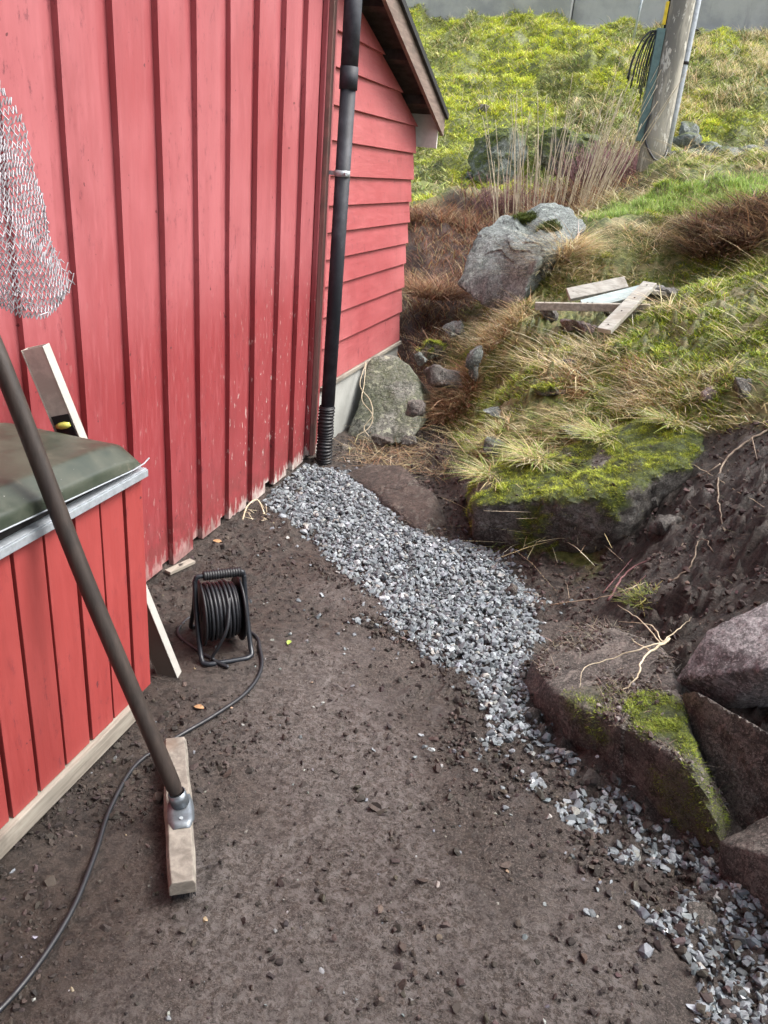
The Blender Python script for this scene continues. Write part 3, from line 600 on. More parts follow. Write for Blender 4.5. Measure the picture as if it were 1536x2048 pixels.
for k in range(12):                                          # crumpled gathered hem
    u0 = random.uniform(.1, 1); v0 = random.uniform(0, .16)*random.random(); q = netp(random.choice((-1, 1)), u0, v0)
    a = random.uniform(0, 6.28); d = np.array([random.uniform(-.004, .004), math.cos(a)*.009, math.sin(a)*.007]); seg3(q-d, q+d, .0010)
link('mesh_bag', np_mesh('mesh_bag', V, Q), M['net'], net)
bm = bmesh.new(); tube(bm, [(.70, .87, 1.93), (.70, .87, 2.2), (.70, .87, 2.545)], .003, 6); fbm_obj('hanging_wire', bm, M['silver'], net)

# ------------------------------------------------------------------ rocks
def rock_mesh(pts, sub=5, rough=.02, seed=0, soften=.02, back=None, facet=1., fr=1., grow=1.):
    P_ = np.array(pts, float); P_ = P_.mean(0)+(P_-P_.mean(0))*grow
    bm = bmesh.new()
    for p in P_: bm.verts.new(p)
    r = bmesh.ops.convex_hull(bm, input=list(bm.verts)); bmesh.ops.recalc_face_normals(bm, faces=bm.faces)
    fs = [f for f in bm.faces if f.calc_area() > 1e-8]
    N = np.array([f.normal for f in fs]); O = np.array([f.calc_center_median() for f in fs]); bm.free()
    c = P_.mean(0); d = ((O-c)*N).sum(1); N = np.where(d[:, None] < 0, -N, N); d = np.abs(d)+1e-4
    b2 = bmesh.new(); bmesh.ops.create_icosphere(b2, subdivisions=sub, radius=1)
    D = np.array([v.co for v in b2.verts]); D /= np.linalg.norm(D, axis=1)[:, None]; Fi = np.array([[v.index for v in f.verts] for f in b2.faces]); b2.free()
    dn = D@N.T; tt = np.where(dn > 1e-4, d/np.maximum(dn, 1e-4), 1e3)
    size = np.ptp(P_, axis=0).max(); kk = soften*size
    tt = tt*(1+.012*0); tm = tt.min(1); T = tm-kk*np.log(np.exp(-(tt-tm[:, None])/kk).sum(1))
    T = np.maximum(T, .35*tm)
    X_ = c+D*T[:, None]; fq = 2.2/size*fr
    nz = fbm(X_*fq+seed*3.1, 7, seed, .58); rg = 1-np.abs(fbm(X_*fq*.9+seed, 3, seed+5)); q4 = np.round(fbm(X_*fq*1.3+seed*2, 2, seed+9)*2.2)/2.2
    X_ = X_+D*((nz*1.1-(1-rg)*.7+q4*.8*facet)*rough*size + fbm(X_*26, 4, seed+40, .6)*.0035)[:, None]
    return X_, Fi, c, D
def vnorm(X_, Fi):
    n = np.cross(X_[Fi[:, 1]]-X_[Fi[:, 0]], X_[Fi[:, 2]]-X_[Fi[:, 0]]); vn = np.zeros_like(X_)
    for k in range(3): np.add.at(vn, Fi[:, k], n)
    return vn/(np.linalg.norm(vn, axis=1)[:, None]+1e-12), n/2
def blades(name, Rt, up, h, wd, col, parent=None, mat='veg', lean=.5, droop=.6, segs=3, kind=None, label=None, cat=None, leandir=None, tipcol=1.15):
    """many grass blades as one mesh: Rt roots (N,3), up (N,3), h heights, wd widths, col (N,3)"""
    n = len(Rt); a = RNG.uniform(0, 2*np.pi, n)
    hd = np.stack([np.cos(a), np.sin(a), np.zeros(n)], 1)
    if leandir is not None: hd = hd+leandir; hd /= np.linalg.norm(hd, axis=1)[:, None]+1e-9
    sd_ = np.stack([-hd[:, 1], hd[:, 0], np.zeros(n)], 1); ln = lean*RNG.uniform(.2, 1.3, n); dp_ = droop*RNG.uniform(.2, 1.3, n)
    b = RNG.uniform(0, 6.28, n); sd_ = sd_*np.cos(b)[:, None]*1.+hd*np.sin(b)[:, None]*.8
    Vv = []; Cc = []
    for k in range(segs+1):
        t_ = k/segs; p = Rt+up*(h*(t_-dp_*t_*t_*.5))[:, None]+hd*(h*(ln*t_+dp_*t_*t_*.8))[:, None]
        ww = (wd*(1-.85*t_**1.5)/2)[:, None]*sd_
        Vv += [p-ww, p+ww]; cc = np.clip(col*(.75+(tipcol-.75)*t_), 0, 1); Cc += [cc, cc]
    Vv = np.stack(Vv, 1).reshape(-1, 3); Cc = np.stack(Cc, 1).reshape(-1, 3); m_ = 2*(segs+1); base = np.arange(n)*m_
    Q_ = np.concatenate([np.stack([base+2*k, base+2*k+1, base+2*k+3, base+2*k+2], 1) for k in range(segs)])
    o = link(name, np_mesh(name, Vv, Q_, col=Cc), M[mat], parent)
    if label: tag(o, label, cat, kind=kind)
    elif kind: tag(o, kind=kind)
    return o
def pick(cols, n, jit=.18, cj=.3):
    C_ = np.array([c[:3] for c in cols]); W_ = np.array([c[3] for c in cols], float); W_ /= W_.sum()
    c = C_[RNG.choice(len(C_), n, p=W_)]; return np.clip(c*(1+RNG.normal(0, jit, (n, 1)))*(1+RNG.normal(0, jit*cj, (n, 3))), .003, 1)
MOSS = [(.27, .33, .03, 3), (.42, .48, .05, 3), (.56, .60, .09, 2), (.12, .15, .025, 1.6)]
def shards(n_var, sub, jit, rg):
    out = []
    for k in range(n_var):
        bm = bmesh.new(); pts = rg.normal(size=(14, 3)); pts /= np.linalg.norm(pts, axis=1)[:, None]; pts *= np.array([1, .78, .62])*rg.uniform(.8, 1.12, (14, 1))
        for p in pts: bm.verts.new(p)
        bmesh.ops.convex_hull(bm, input=list(bm.verts)); bmesh.ops.delete(bm, geom=[v for v in bm.verts if not v.link_faces], context='VERTS'); bmesh.ops.triangulate(bm, faces=bm.faces); bm.verts.index_update()
        out.append((np.array([v.co for v in bm.verts]), np.array([[v.index for v in f.verts] for f in bm.faces]))); bm.free()
    return out
SH = shards(14, 0, 0, np.random.default_rng(5))
def pile(name, x, y, z, size, col, mat, label, cat, flatten=.35, kind='stuff', parent=None):
    n = len(x); Vv, Ff, Cc = [], [], []; off = 0; var = RNG.integers(0, len(SH), n)
    for v_ in range(len(SH)):
        k = np.where(var == v_)[0]
        if not len(k): continue
        P_, T_ = SH[v_]; m_ = len(k); ang = RNG.uniform(0, 6.28, m_); tx = RNG.normal(0, flatten, m_); ty = RNG.normal(0, flatten, m_)
        ca, sa = np.cos(ang), np.sin(ang); Q_ = P_[None]*size[k][:, None, None]*RNG.uniform(.8, 1.2, (m_, 1, 3))
        c1, s1 = np.cos(tx)[:, None], np.sin(tx)[:, None]; yy_, zz_ = Q_[..., 1]*c1-Q_[..., 2]*s1, Q_[..., 1]*s1+Q_[..., 2]*c1
        c2, s2 = np.cos(ty)[:, None], np.sin(ty)[:, None]; xx_, zz_ = Q_[..., 0]*c2+zz_*s2, -Q_[..., 0]*s2+zz_*c2
        X2 = xx_*ca[:, None]-yy_*sa[:, None]+x[k][:, None]; Y2 = xx_*sa[:, None]+yy_*ca[:, None]+y[k][:, None]; Z2 = zz_+z[k][:, None]
        Vv.append(np.stack([X2, Y2, Z2], 2).reshape(-1, 3)); Cc.append(np.repeat(col[k], len(P_), 0))
        Ff.append((T_[None]+(np.arange(m_)*len(P_))[:, None, None]).reshape(-1, 3)+off); off += m_*len(P_)
    o = link(name, np_mesh(name, np.concatenate(Vv), np.concatenate(Ff), col=np.concatenate(Cc)), M[mat], parent); return tag(o, label, cat, kind=kind)
def rock(name, mat, pts, label, group=None, sub=5, rough=.02, seed=0, soften=.015, moss=None, nm=0, mh=.014, cat='rock', facet=1., mcol=MOSS, fr=1., litter=0, grow=1., carve=None):
    X_, Fi, c, D = rock_mesh(pts, sub, rough, seed, soften, facet=facet, fr=fr, grow=grow)
    for a_, b_, w_, dp_ in (carve or []):
        ab = b_-a_; tt_ = np.clip(((X_-a_)@ab)/(ab@ab), 0, 1); ds = np.linalg.norm(X_-a_-tt_[:, None]*ab, axis=1)+fbm(X_*9, 3, 91)*w_*.3; X_ = X_-D*(dp_*np.exp(-(ds/w_)**2))[:, None]
    vn, fn = vnorm(X_, Fi)
    mk = np.zeros(len(X_))
    if moss is not None:
        mk = np.clip(moss(X_, vn), 0, 1)
        if nm: X_ = X_+vn*(mk*np.maximum(0, .4+fbm(X_*16, 3, 55))*mh*1.3)[:, None]
    org = np.array([c[0], c[1], X_[:, 2].min()])
    o = link(name, np_mesh(name, X_-org, Fi, smooth=True, attrs=dict(moss=mk)), M[mat]); o.location = org
    md = o.modifiers.new('crease', 'EDGE_SPLIT'); md.split_angle = rad(34)
    tag(o, label, cat, group)
    if litter:
        ar = np.linalg.norm(fn, axis=1)*sstep(.45, .8, vn[Fi[:, 0], 2])*(1-mk[Fi].mean(1)*.8)*sstep(-.4, .4, fbm(X_[Fi[:, 0]]*6, 3, 61))
        k = RNG.choice(len(Fi), litter, p=ar/ar.sum()); Pp = X_[Fi[k]].mean(1)+RNG.normal(0, .004, (litter, 3))*[1, 1, 0]; h2 = litter//4
        so2 = pile('soil_patch', Pp[h2:, 0], Pp[h2:, 1], Pp[h2:, 2], np.clip(np.exp(RNG.normal(0, .5, litter-h2))*.0045, 0, .014), pick([(.06, .045, .038, 3), (.10, .078, .066, 3), (.20, .18, .165, 1)], litter-h2, .2), 'crumb', None, None, .6, parent=o)
        blades('root_litter', Pp[:h2]+[0, 0, .003], np.tile([0, 0, .4], (h2, 1)), RNG.uniform(.015, .05, h2), RNG.uniform(.0012, .0024, h2), pick([(.30, .24, .18, 3), (.10, .07, .055, 4)], h2, .3), parent=o, lean=1., droop=.8, kind='stuff')
    if nm:
        ar = np.linalg.norm(fn, axis=1)*mk[Fi].mean(1)**1.5*sstep(-.7, .1, fbm(X_[Fi[:, 0]]*30, 2, 66))
        if ar.sum() > 0:
            k = RNG.choice(len(Fi), nm, p=ar/ar.sum()); r1, r2 = RNG.random(nm), RNG.random(nm); f = r1+r2 > 1; r1[f], r2[f] = 1-r1[f], 1-r2[f]
            A_, B_, C_ = (X_[Fi[k, i]] for i in range(3)); Pp = A_+(B_-A_)*r1[:, None]+(C_-A_)*r2[:, None]; nn = vn[Fi[k, 0]]*.8+np.array([0, 0, .35])
            cl = .5+.5*fbm(Pp*18, 3, 77)
            blades('moss', Pp-nn*.002, nn, RNG.uniform(.4, 1.2, nm)*mh*(.3+cl), np.full(nm, mh*.24), pick(mcol, nm)*(.55+.75*cl)[:, None], parent=o, mat='moss', lean=1.0, droop=.5, segs=2)
    return o
def fl(pts, dz): return [(p[0], p[1], p[2]-dz) for p in pts]
# the mossy block beside the gravel
B_ = [zat(930, 980, .12), zat(985, 938, .30), zat(1150, 885, .45), zat(1290, 838, .60), zat(1412, 838, .65), zat(1400, 900, .57), zat(1275, 985, .42), zat(1230, 1060, .24), zat(1200, 1130, .0), zat(1065, 1125, -.04), zat(944, 1095, -.04), zat(945, 1010, .22), zat(1100, 1000, .34), zat(1200, 970, .42)]
B_ += [(1.3, 4.35, .2), (2.1, 4.2, .3), (1.2, 3.9, -.1), (2.0, 3.7, -.1)]
rock('rock', 'rock_earthy', B_, 'large moss-covered rock beside the upper gravel strip, dark damp front face', sub=6, rough=.036, soften=.012, grow=1.03, seed=4,
     moss=lambda X_, n: sstep(-.15, .35, n[:, 2]+.5*fbm(X_*5, 3, 1))*sstep(-.12, .25, fbm(X_*5+9, 3, 4)+.50+.9*(X_[:, 2]-.3)), nm=120000, mh=.0105, litter=900)
# the long block edging the gravel
C_ = [zat(1036, 1405, -.05), zat(1106, 1497, -.06), zat(1245, 1622, -.06), zat(1450, 1775, -.05), zat(1062, 1318, .10), zat(1125, 1395, .15), zat(1285, 1480, .22), zat(1395, 1545, .24), zat(1425, 1600, .20), zat(1120, 1258, .13), zat(1200, 1243, .17), zat(1330, 1290, .27), zat(1372, 1400, .27), zat(1385, 1490, .25)]
C_ += [zat(1455, 1700, .08), (1.75, 2.9, .0), (2.2, 2.3, -.1), (2.3, 1.95, -.1)]
def mossC(X_, n):
    pxy = X_-CAM; k = pxy@F; 
    c1 = zat(1325, 1425, .25); d1 = np.linalg.norm((X_-c1)*np.array([1, .8, 1.2]), axis=1); c2 = zat(1400, 1640, .1); d2 = np.linalg.norm(X_-c2, axis=1); c3 = zat(1180, 1400, .18)
    d3 = np.linalg.norm(X_-c3, axis=1)
    f = fbm(X_*9, 3, 6)*.05
    return np.maximum.reduce([sstep(.125, .07, d1+f)*sstep(.0, .3, n[:, 2]+.2), sstep(.19, .08, d2+f)*.30, sstep(.12, .06, d3+f)*.25])
rock('rock', 'rock_brown', C_, 'long brown rock edging the lower gravel with a bright moss patch on top', sub=6, rough=.017, seed=8, soften=.008, moss=mossC, nm=26000, mh=.008, mcol=[(.20, .26, .03, 3), (.36, .42, .05, 2), (.10, .12, .025, 2.5)], litter=4200)
rock('rock', 'rock_violet', [zat(1362, 1358, .27), zat(1420, 1262, .40), zat(1540, 1205, .52), zat(1760, 1200, .52), zat(1548, 1335, .46), zat(1800, 1400, .4), zat(1440, 1425, .18), zat(1580, 1440, .2), zat(1500, 1385, .33), (2.35, 2.7, .2), (2.7, 2.5, .3)], 'broken violet-grey rock at the right edge, topmost of the rock row', sub=6, rough=.017, seed=12, grow=1.07, soften=.004, facet=.6)
rock('rock', 'rock_brown', [zat(1374, 1398, .27), zat(1400, 1392, .31), zat(1540, 1470, .34), zat(1700, 1560, .34), zat(1388, 1470, .18), zat(1478, 1672, .05), zat(1500, 1665, .05), zat(1600, 1600, .1), zat(1700, 1620, .1), (2.35, 2.2, .1), (2.6, 1.9, .1)], 'rust-brown wedge rock at the right edge, below the violet-grey one', sub=6, rough=.015, seed=15, grow=1.07, soften=.004, facet=.7)
rock('rock', 'rock_brown', [zat(1458, 1700, .10), zat(1500, 1680, .14), zat(1600, 1610, .22), zat(1455, 1790, -.02), zat(1545, 1895, -.02), zat(1640, 1980, -.02), zat(1660, 1760, .24), zat(1750, 1850, .2), (2.5, 1.6, -.05)], 'reddish-brown rock in the lower right corner, lowest of the rock row', sub=6, rough=.012, seed=19, grow=1.16, soften=.004, facet=.6)
rock('rock', 'rock_brown', [zat(1365, 1840, .0), zat(1375, 1800, .045), zat(1410, 1800, .05), zat(1440, 1830, .03), zat(1430, 1875, 0), zat(1390, 1880, 0), (zat(1400, 1840)+[0, 0, -.04])], 'small triangular brown stone lying in the lower gravel', sub=4, rough=.03, seed=22, soften=.01)
# boulder
rock('boulder', 'rock_grey', [at(906, 570, 5.75), at(948, 615, 5.6), at(1045, 605, 5.45), at(1078, 520, 5.5), at(922, 520, 5.9), at(960, 460, 6.1), at(1003, 428, 6.3), at(1050, 420, 6.5), at(1110, 404, 6.5), at(1150, 412, 6.35), at(1172, 455, 6.1), at(1130, 500, 5.8), (.75, 6.7, .7), (1.2, 6.5, .9), at(990, 640, 5.6), at(1070, 600, 5.7)], 'big grey boulder with lichen standing above the ditch behind the shed corner', cat='boulder', sub=6, rough=.028, seed=31, soften=.005, facet=1.2, carve=[(at(1040, 420, 6.4), at(1075, 470, 6.0), .07, .11), (at(1075, 470, 6.0), at(1085, 560, 5.55), .05, .05), (at(960, 500, 5.9), at(1030, 560, 5.5), .03, .02)],
     moss=lambda X_, n: np.maximum(sstep(.10, .05, np.linalg.norm(X_-at(1050, 432, 6.25), axis=1)), sstep(.11, .05, np.linalg.norm(X_-at(1095, 462, 6.0), axis=1))), nm=5000, mh=.03, mcol=[(.06, .08, .015, 2), (.13, .16, .03, 1)])
rock('rock', 'rock_lichen', [at(690, 880, 4.62), at(735, 893, 4.5), at(835, 868, 4.62), at(840, 760, 4.95), at(738, 716, 4.98), at(790, 708, 5.08), at(700, 830, 4.7), at(828, 738, 5.0), (.1, 5.3, .1), (.5, 5.3, .1), at(780, 895, 4.5)], 'spotted lichen rock against the concrete foundation', sub=6, rough=.02, seed=35, soften=.02, facet=.6,
     moss=lambda X_, n: sstep(.1, .5, fbm(X_*6, 3, 5)+.3)*.35, nm=0)
rock('rock', 'rock_wet', [zat(690, 945, .01), zat(735, 925, .07), zat(800, 930, .10), zat(870, 985, .09), zat(900, 1055, .0), zat(840, 1070, .0), zat(780, 1010, .03), zat(860, 1040, .05), zat(720, 985, -.02), zat(800, 980, -.1)], 'flat wet brown rock in the ditch, above the gravel', sub=6, rough=.02, seed=38, soften=.008, facet=1.4)
def stone(px, py, wpx, hpx, label, mat='rock_earthy', Y=None, group=None, seed=None, flat=1., mossf=None, nm=0, sub=4, dz=0.):
    g = hit(px, py+hpx*.45) if Y is None else at(px, py+hpx*.45, Y)
    dist = (g-CAM)@F; w_ = wpx*dist/FPX/2; h_ = hpx*dist/FPX/2*1.1; seed = seed if seed is not None else int(px)
    rg = np.random.default_rng(seed); pts = []
    for i in range(13):
        v = rg.normal(size=3); v /= np.linalg.norm(v); v = np.sign(v)*np.abs(v)**.88
        pts.append(g+np.array([0, .5*w_*flat, h_*.6+dz])+v*np.array([w_, w_*.8*flat, h_]))
    return rock('rock' if wpx > 45 else 'stone', mat, pts, label, group, sub=sub, rough=.05, seed=seed, soften=.006, moss=mossf, nm=nm, mh=.02, cat='rock' if wpx > 45 else 'stone', facet=1.6)
top = lambda a: (lambda X_, n: sstep(a, a+.4, n[:, 2]+.4*fbm(X_*8, 2, 3)))
stone(690, 905, 38, 40, 'brown stone against the black corrugated pipe', 'rock_brown', Y=4.35)
stone(888, 745, 100, 62, 'dark slanting slab rock at the head of the ditch', 'rock_earthy', Y=5.0, seed=5, flat=.7)
stone(945, 725, 40, 80, 'grey upright rock beneath the grassy bank, right of the dark slab', 'rock_grey', Y=5.0, seed=6)
stone(826, 815, 46, 50, 'dark blocky stone beside the lichen rock', 'rock_brown', Y=4.55)
stone(862, 700, 60, 36, 'small mossy stone behind the dark slab', 'rock_lichen', Y=5.5, mossf=top(0), nm=1500)
stone(838, 715, 34, 26, 'round grey stone behind the lichen rock', 'rock_grey', Y=5.3)
stone(905, 655, 45, 35, 'pale stone below the boulder', 'rock_grey', Y=5.6)
stone(760, 880, 50, 26, 'flat brown stone at the foot of the lichen rock', 'rock_brown', Y=4.4)
stone(815, 880, 36, 24, 'grey-brown stone in the ditch litter', 'rock_earthy', Y=4.5)
stone(1000, 828, 90, 22, 'flat grey slab half sunk in grass above the mossy rock', 'rock_grey', seed=51)
stone(1105, 786, 80, 22, 'flat dark slab half sunk in the bank grass', 'rock_earthy', seed=52, mossf=top(.3), nm=1200)
stone(1140, 725, 60, 20, 'thin dark slab in the grass below the planks', 'rock_earthy', seed=53)
stone(985, 895, 60, 44, 'broken grey stone at the edge of the bank', 'rock_grey', seed=54)
stone(1135, 885, 60, 26, 'pale lichened stone on top of the mossy rock', 'rock_grey', seed=55, dz=.05)
stone(1475, 788, 64, 40, 'dark angular stone above the bare soil', 'rock_earthy', seed=56, dz=.03)
stone(1412, 795, 34, 34, 'pinkish stone beside the dark angular stone', 'rock_pink', seed=57, dz=.02)
stone(1160, 648, 110, 60, 'pinkish flat rock under the old planks', 'rock_pink', seed=58, dz=.03, flat=.9)
stone(1090, 622, 60, 40, 'dark stone at the left end of the old planks', 'rock_earthy', seed=59)
stone(1230, 600, 160, 60, 'mossy grey rock carrying the old planks', 'rock_earthy', seed=60, mossf=top(.1), nm=1500, flat=.6, dz=-.10)
stone(1320, 590, 70, 45, 'dark rock at the right end of the planks', 'rock_earthy', seed=61)
stone(1020, 1186, 30, 26, 'round rusty-brown stone on the gravel', 'rock_brown', seed=62, dz=.015)
stone(1415, 985, 26, 22, 'small round stone in the bare soil', 'rock_pink', seed=63)
stone(1330, 1050, 80, 50, 'earth-coated lump rock beside the mossy rock', 'rock_earthy', seed=64)
stone(985, 305, 130, 110, 'pale grey rock showing through the hillside moss, left of the bare stems', 'rock_grey', seed=170, Y=9.6, mossf=top(.0), nm=2500, sub=5)
stone(1120, 300, 150, 110, 'dark overhung rock behind the bare stems', 'rock_earthy', seed=171, Y=9.9, mossf=top(.0), nm=3500, sub=5)
stone(938, 352, 34, 22, 'small bluish stone low on the mossy hillside', 'rock_grey', seed=72)
stone(965, 212, 36, 24, 'small grey stone halfway up the hillside', 'rock_earthy', seed=73)
for px, py, w_, h_, lb in [(1370, 258, 50, 28, 'rounded pale stone on top of the heap beside the utility pole'), (1372, 278, 55, 24, 'flat pale stone second from the top of the heap beside the pole'), (1350, 320, 45, 36, 'pale stone leaning near the foot of the pole'), (1392, 312, 60, 30, 'dark mossy stone in the middle of the heap'), (1450, 308, 56, 34, 'rounded grey stone in the middle of the heap'), (1405, 338, 60, 26, 'grey stone at the bottom of the heap, above the lawn'), (1446, 336, 44, 32, 'round stone at the bottom of the heap, beside the broken slab'), (1505, 344, 80, 30, 'broad pale broken slab behind the lawn at the right edge'), (1500, 300, 46, 26, 'dark stone in the grass at the upper right of the heap'), (1420, 292, 50, 18, 'thin dark slab lying across the heap'), (1545, 290, 40, 40, 'dark stone cut by the right edge of the photo'), (1478, 320, 34, 24, 'small dark stone squeezed between larger stones of the heap')]:
    stone(px, py, w_*1.25, h_*1.3, lb, random.choice(['rock_grey', 'rock_earthy', 'rock_grey']), Y=9.0+(340-py)*.016, group='stones heaped behind the lawn', seed=int(px*3+py), mossf=top(.5))

# ------------------------------------------------------------------ old planks
def plank(a, b, ha, hb, wd, hd, mat, label, nails=2, tilt=0.):
    A_ = np.array(a, float); B__ = np.array(b, float); bm = bmesh.new(); t_ = (B__-A_)/np.linalg.norm(B__-A_)
    obox(bm, A_, B__, (-t_[1], t_[0], tilt), wd, hd); bevel(bm, .004)
    o = fbm_obj('plank', bm, M[mat]); tag(o, label, 'plank', 'old planks lying on rocks in the grass')
    for k in range(nails):
        bm = bmesh.new(); q = A_+(B__-A_)*(.08+.84*k/max(1, nails-1)); tube(bm, [q+[0, 0, hd/2-.002], q+[0, 0, hd/2+.004]], .005, 8); fbm_obj('nail_head', bm, M['soffit'], o)
    return o
def A5(px, py, Y): return at(px, py, Y)
plank(A5(1136, 590, 5.10), A5(1252, 566, 5.24), 0, 0, .085, .030, 'white_board', 'weathered cream plank, back one of the old planks on the rocks', tilt=.9)
plank(A5(1165, 612, 5.02), A5(1285, 582, 5.15), 0, 0, .095, .024, 'blue_board', 'pale blue-grey plank lying between two cream planks', 2, tilt=.5)
plank(A5(1070, 612, 4.98), A5(1300, 616, 5.02), 0, 0, .05, .045, 'grey_wood', 'long dark grey batten lying beneath the other old planks', 3)
plank(A5(1296, 582, 5.12), A5(1365, 590, 5.2), 0, 0, .10, .025, 'grey_wood', 'short dark grey board end at the right of the old planks', 2)
plank(A5(1208, 662, 4.66), A5(1300, 568, 5.12), 0, 0, .085, .028, 'white_board', 'cream plank laid slantwise over the other planks, near end low', 4)
bm = bmesh.new(); obox(bm, zat(335, 1145, .012), zat(385, 1122, .012), (1, 0, 0), .035, .014); bevel(bm, .002); tag(fbm_obj('wood_offcut', bm, M['grey_wood']), 'small grey wood offcut at the foot of the red wall behind the reel', 'wood offcut')

# ------------------------------------------------------------------ utility pole
gp = hit(1300, 362, 6, 12) if True else None
gp = at(1292, 372, 8.3); gp[2] = float(H(gp[0], gp[1])[0])
up_ = thing('utility_pole', tuple(gp-[0, 0, .1]), 'tall round wooden utility pole with metal conduit on the grassy slope', 'utility pole')
bm = bmesh.new(); tube(bm, [gp+[0, 0, z] for z in (-.3, .3, 1, 2, 4, 7.5)], [.118, .114, .110, .104, .098, .09], 32); fbm_obj('pole_shaft', bm, M['pole'], up_)
rr = np.array([.93, .25, 0]); rr /= np.linalg.norm(rr); ff = np.array([.2, -.98, 0])
bm = bmesh.new(); tube(bm, [gp+rr*.128+[0, 0, z] for z in (-.05, .5, 6.5)], .030, 16); cdt = fbm_obj('conduit', bm, M['galv'], up_)
for z in (.12, .85, 1.6): bm = bmesh.new(); tube(bm, [gp+rr*.128+[0, 0, z], gp+rr*.128+[0, 0, z+.025]], .034, 14); fbm_obj('conduit_clip', bm, M['dark'], cdt)
bm = bmesh.new(); a = gp-rr*.118+ff*.02
def pbox(bm, c, z0, z1, hw, hd): hexa(bm, [c+rr*i+ff*j+[0, 0, z] for z in (z0, z1) for i, j in ((-hw, hd), (hw, hd), (hw, -hd), (-hw, -hd))])
pbox(bm, a-rr*.02, .22, 1.10, .035, .04); bevel(bm, .004); fbm_obj('cable_guard', bm, M['green_guard'], up_)
bm = bmesh.new(); pbox(bm, a-rr*.006, 1.13, 1.30, .012, .02); pbox(bm, a-rr*.006, 1.36, 1.39, .012, .02); fbm_obj('yellow_marker', bm, M['yellow'], up_)
bm = bmesh.new()
tube(bm, [a+rr*.01+[0, 0, z] for z in (1.0, 2, 6)], .010, 8)
for k in range(11):
    L_ = random.uniform(.10, .26); z0 = 1.06-random.uniform(0, .05); w__ = -.05-.017*k*random.uniform(.8, 1.1); pp = [a+rr*0+[0, 0, z0], a+rr*(w__*.45)+[0, 0, z0+.03], a+rr*(w__*.8)+[0, 0, z0-.02-.002*k]+ff*random.uniform(-.03, .03), a+rr*(w__*1.05)+[0, 0, z0-.15-L_*.4], a+rr*(w__*1.1)+[0, 0, z0-.22-L_*1.1]]
    tube(bm, spline(pp, 5), .006, 6)
tube(bm, spline([gp-rr*.10+ff*.08+[0, 0, .45], gp-rr*.11+ff*.09+[0, 0, .25], gp+ff*.14+[0, 0, .08], gp+rr*.09+ff*.10+[0, 0, .10], gp+rr*.13+[0, 0, .2]], 8), .010, 8)
fbm_obj('loose_cable', bm, M['black_rubber'], up_)

# ------------------------------------------------------------------ retaining wall, drain pipe, marker stick
def hillpt(px, Y): 
    d = ray(px, 60); p = CAM+d*Y/d[1]; return p[0]
YW = 16.6; xj = at(1142, 50, YW)[0]
wl = thing('retaining_wall', (xj, YW, 4.0), 'long grey concrete retaining wall along the top of the hillside', 'wall')
bm = bmesh.new(); box(bm, -30, xj, YW-.35, YW+.1, 3.0, 4.66); bevel(bm, .01); fbm_obj('wall_section', bm, M['conc'], wl)
bm = bmesh.new(); box(bm, xj+.015, 30, YW-.12, YW+.3, 3.0, 5.3); bevel(bm, .01); fbm_obj('wall_section', bm, M['conc'], wl)
bm = bmesh.new(); box(bm, xj+.02, 30, YW-.20, YW-.121, 3.0, 4.16); bevel(bm, .01); fbm_obj('wall_footing', bm, M['found'], wl)
bm = bmesh.new(); q = hit(1388, 78); tube(bm, [q+[0, -.05, .05], q+[.05, .5, .12]], .085, 20); tag(fbm_obj('drain_pipe', bm, M['black_plastic']), 'black drain pipe end poking from the hillside right of the pole', 'pipe')
q = hit(1262, 95); bm = bmesh.new(); tube(bm, [q+[0, 0, -.1], q+[.06, 0, 1.1]], .018, 8); tag(fbm_obj('marker_stick', bm, M['silver']), 'thin pale stick standing on the hillside left of the utility pole', 'stick')

# ------------------------------------------------------------------ vegetation
def scatter(n, x0, x1, y0, y1, dens):
    x = RNG.uniform(x0, x1, n); y = RNG.uniform(y0, y1, n); k = RNG.random(n) < np.clip(dens(x, y), 0, 1); x, y = x[k], y[k]
    return x, y, H(x, y)
def gnormal(x, y):
    e = .05; hx = (H(x+e, y)-H(x-e, y))/(2*e); hy = (H(x, y+e)-H(x, y-e))/(2*e); n_ = np.stack([-hx, -hy, np.ones_like(hx)], 1); return n_/np.linalg.norm(n_, axis=1)[:, None]
STRAW = [(.72, .60, .36, 4), (.60, .47, .26, 3), (.84, .75, .54, 2.5), (.36, .22, .12, .8)]
GREEN = [(.30, .40, .08, 3), (.44, .52, .13, 3), (.18, .26, .06, 1.5)]
RUST = [(.36, .17, .09, 4), (.21, .10, .06, 3.5), (.56, .42, .25, 3), (.08, .042, .03, 2.5)]
# hillside: moss carpet, short and bright, with duller and strawy patches
def hd_(x, y): return sstep(8.6, 9.8, y+.25*fbm2(x, y, 1.5, 2, 71)*3)*(y < YW-.2)
def vis(x, y): return (x > CAM[0]-.80*y+0*y) & (x < CAM[0]+.28*y+.5)
x, y, z = scatter(330000, -4.5, 5, 8.2, YW, lambda x, y: hd_(x, y)*vis(x, y)*(.3+.7*sstep(-.85, .1, fbm2(x, y, 2.6, 3, 72))))
n_ = len(x); cl = fbm2(x, y, 1.1, 3, 73); bright = sstep(-.35, .25, cl+.45*sstep(1.6, -.6, x-.0*y)-.15)
c1 = pick([(.60, .66, .06, 3), (.78, .80, .16, 3), (.36, .44, .06, 2)], n_, .28); c2 = pick([(.34, .38, .10, 3), (.62, .55, .30, 2.5), (.15, .17, .06, 1.5), (.38, .48, .15, 1.5), (.08, .09, .03, 1)], n_, .28)
col = c1*bright[:, None]+c2*(1-bright[:, None]); nn = gnormal(x, y); cush = .5+.5*fbm2(x, y, 5, 3, 74)
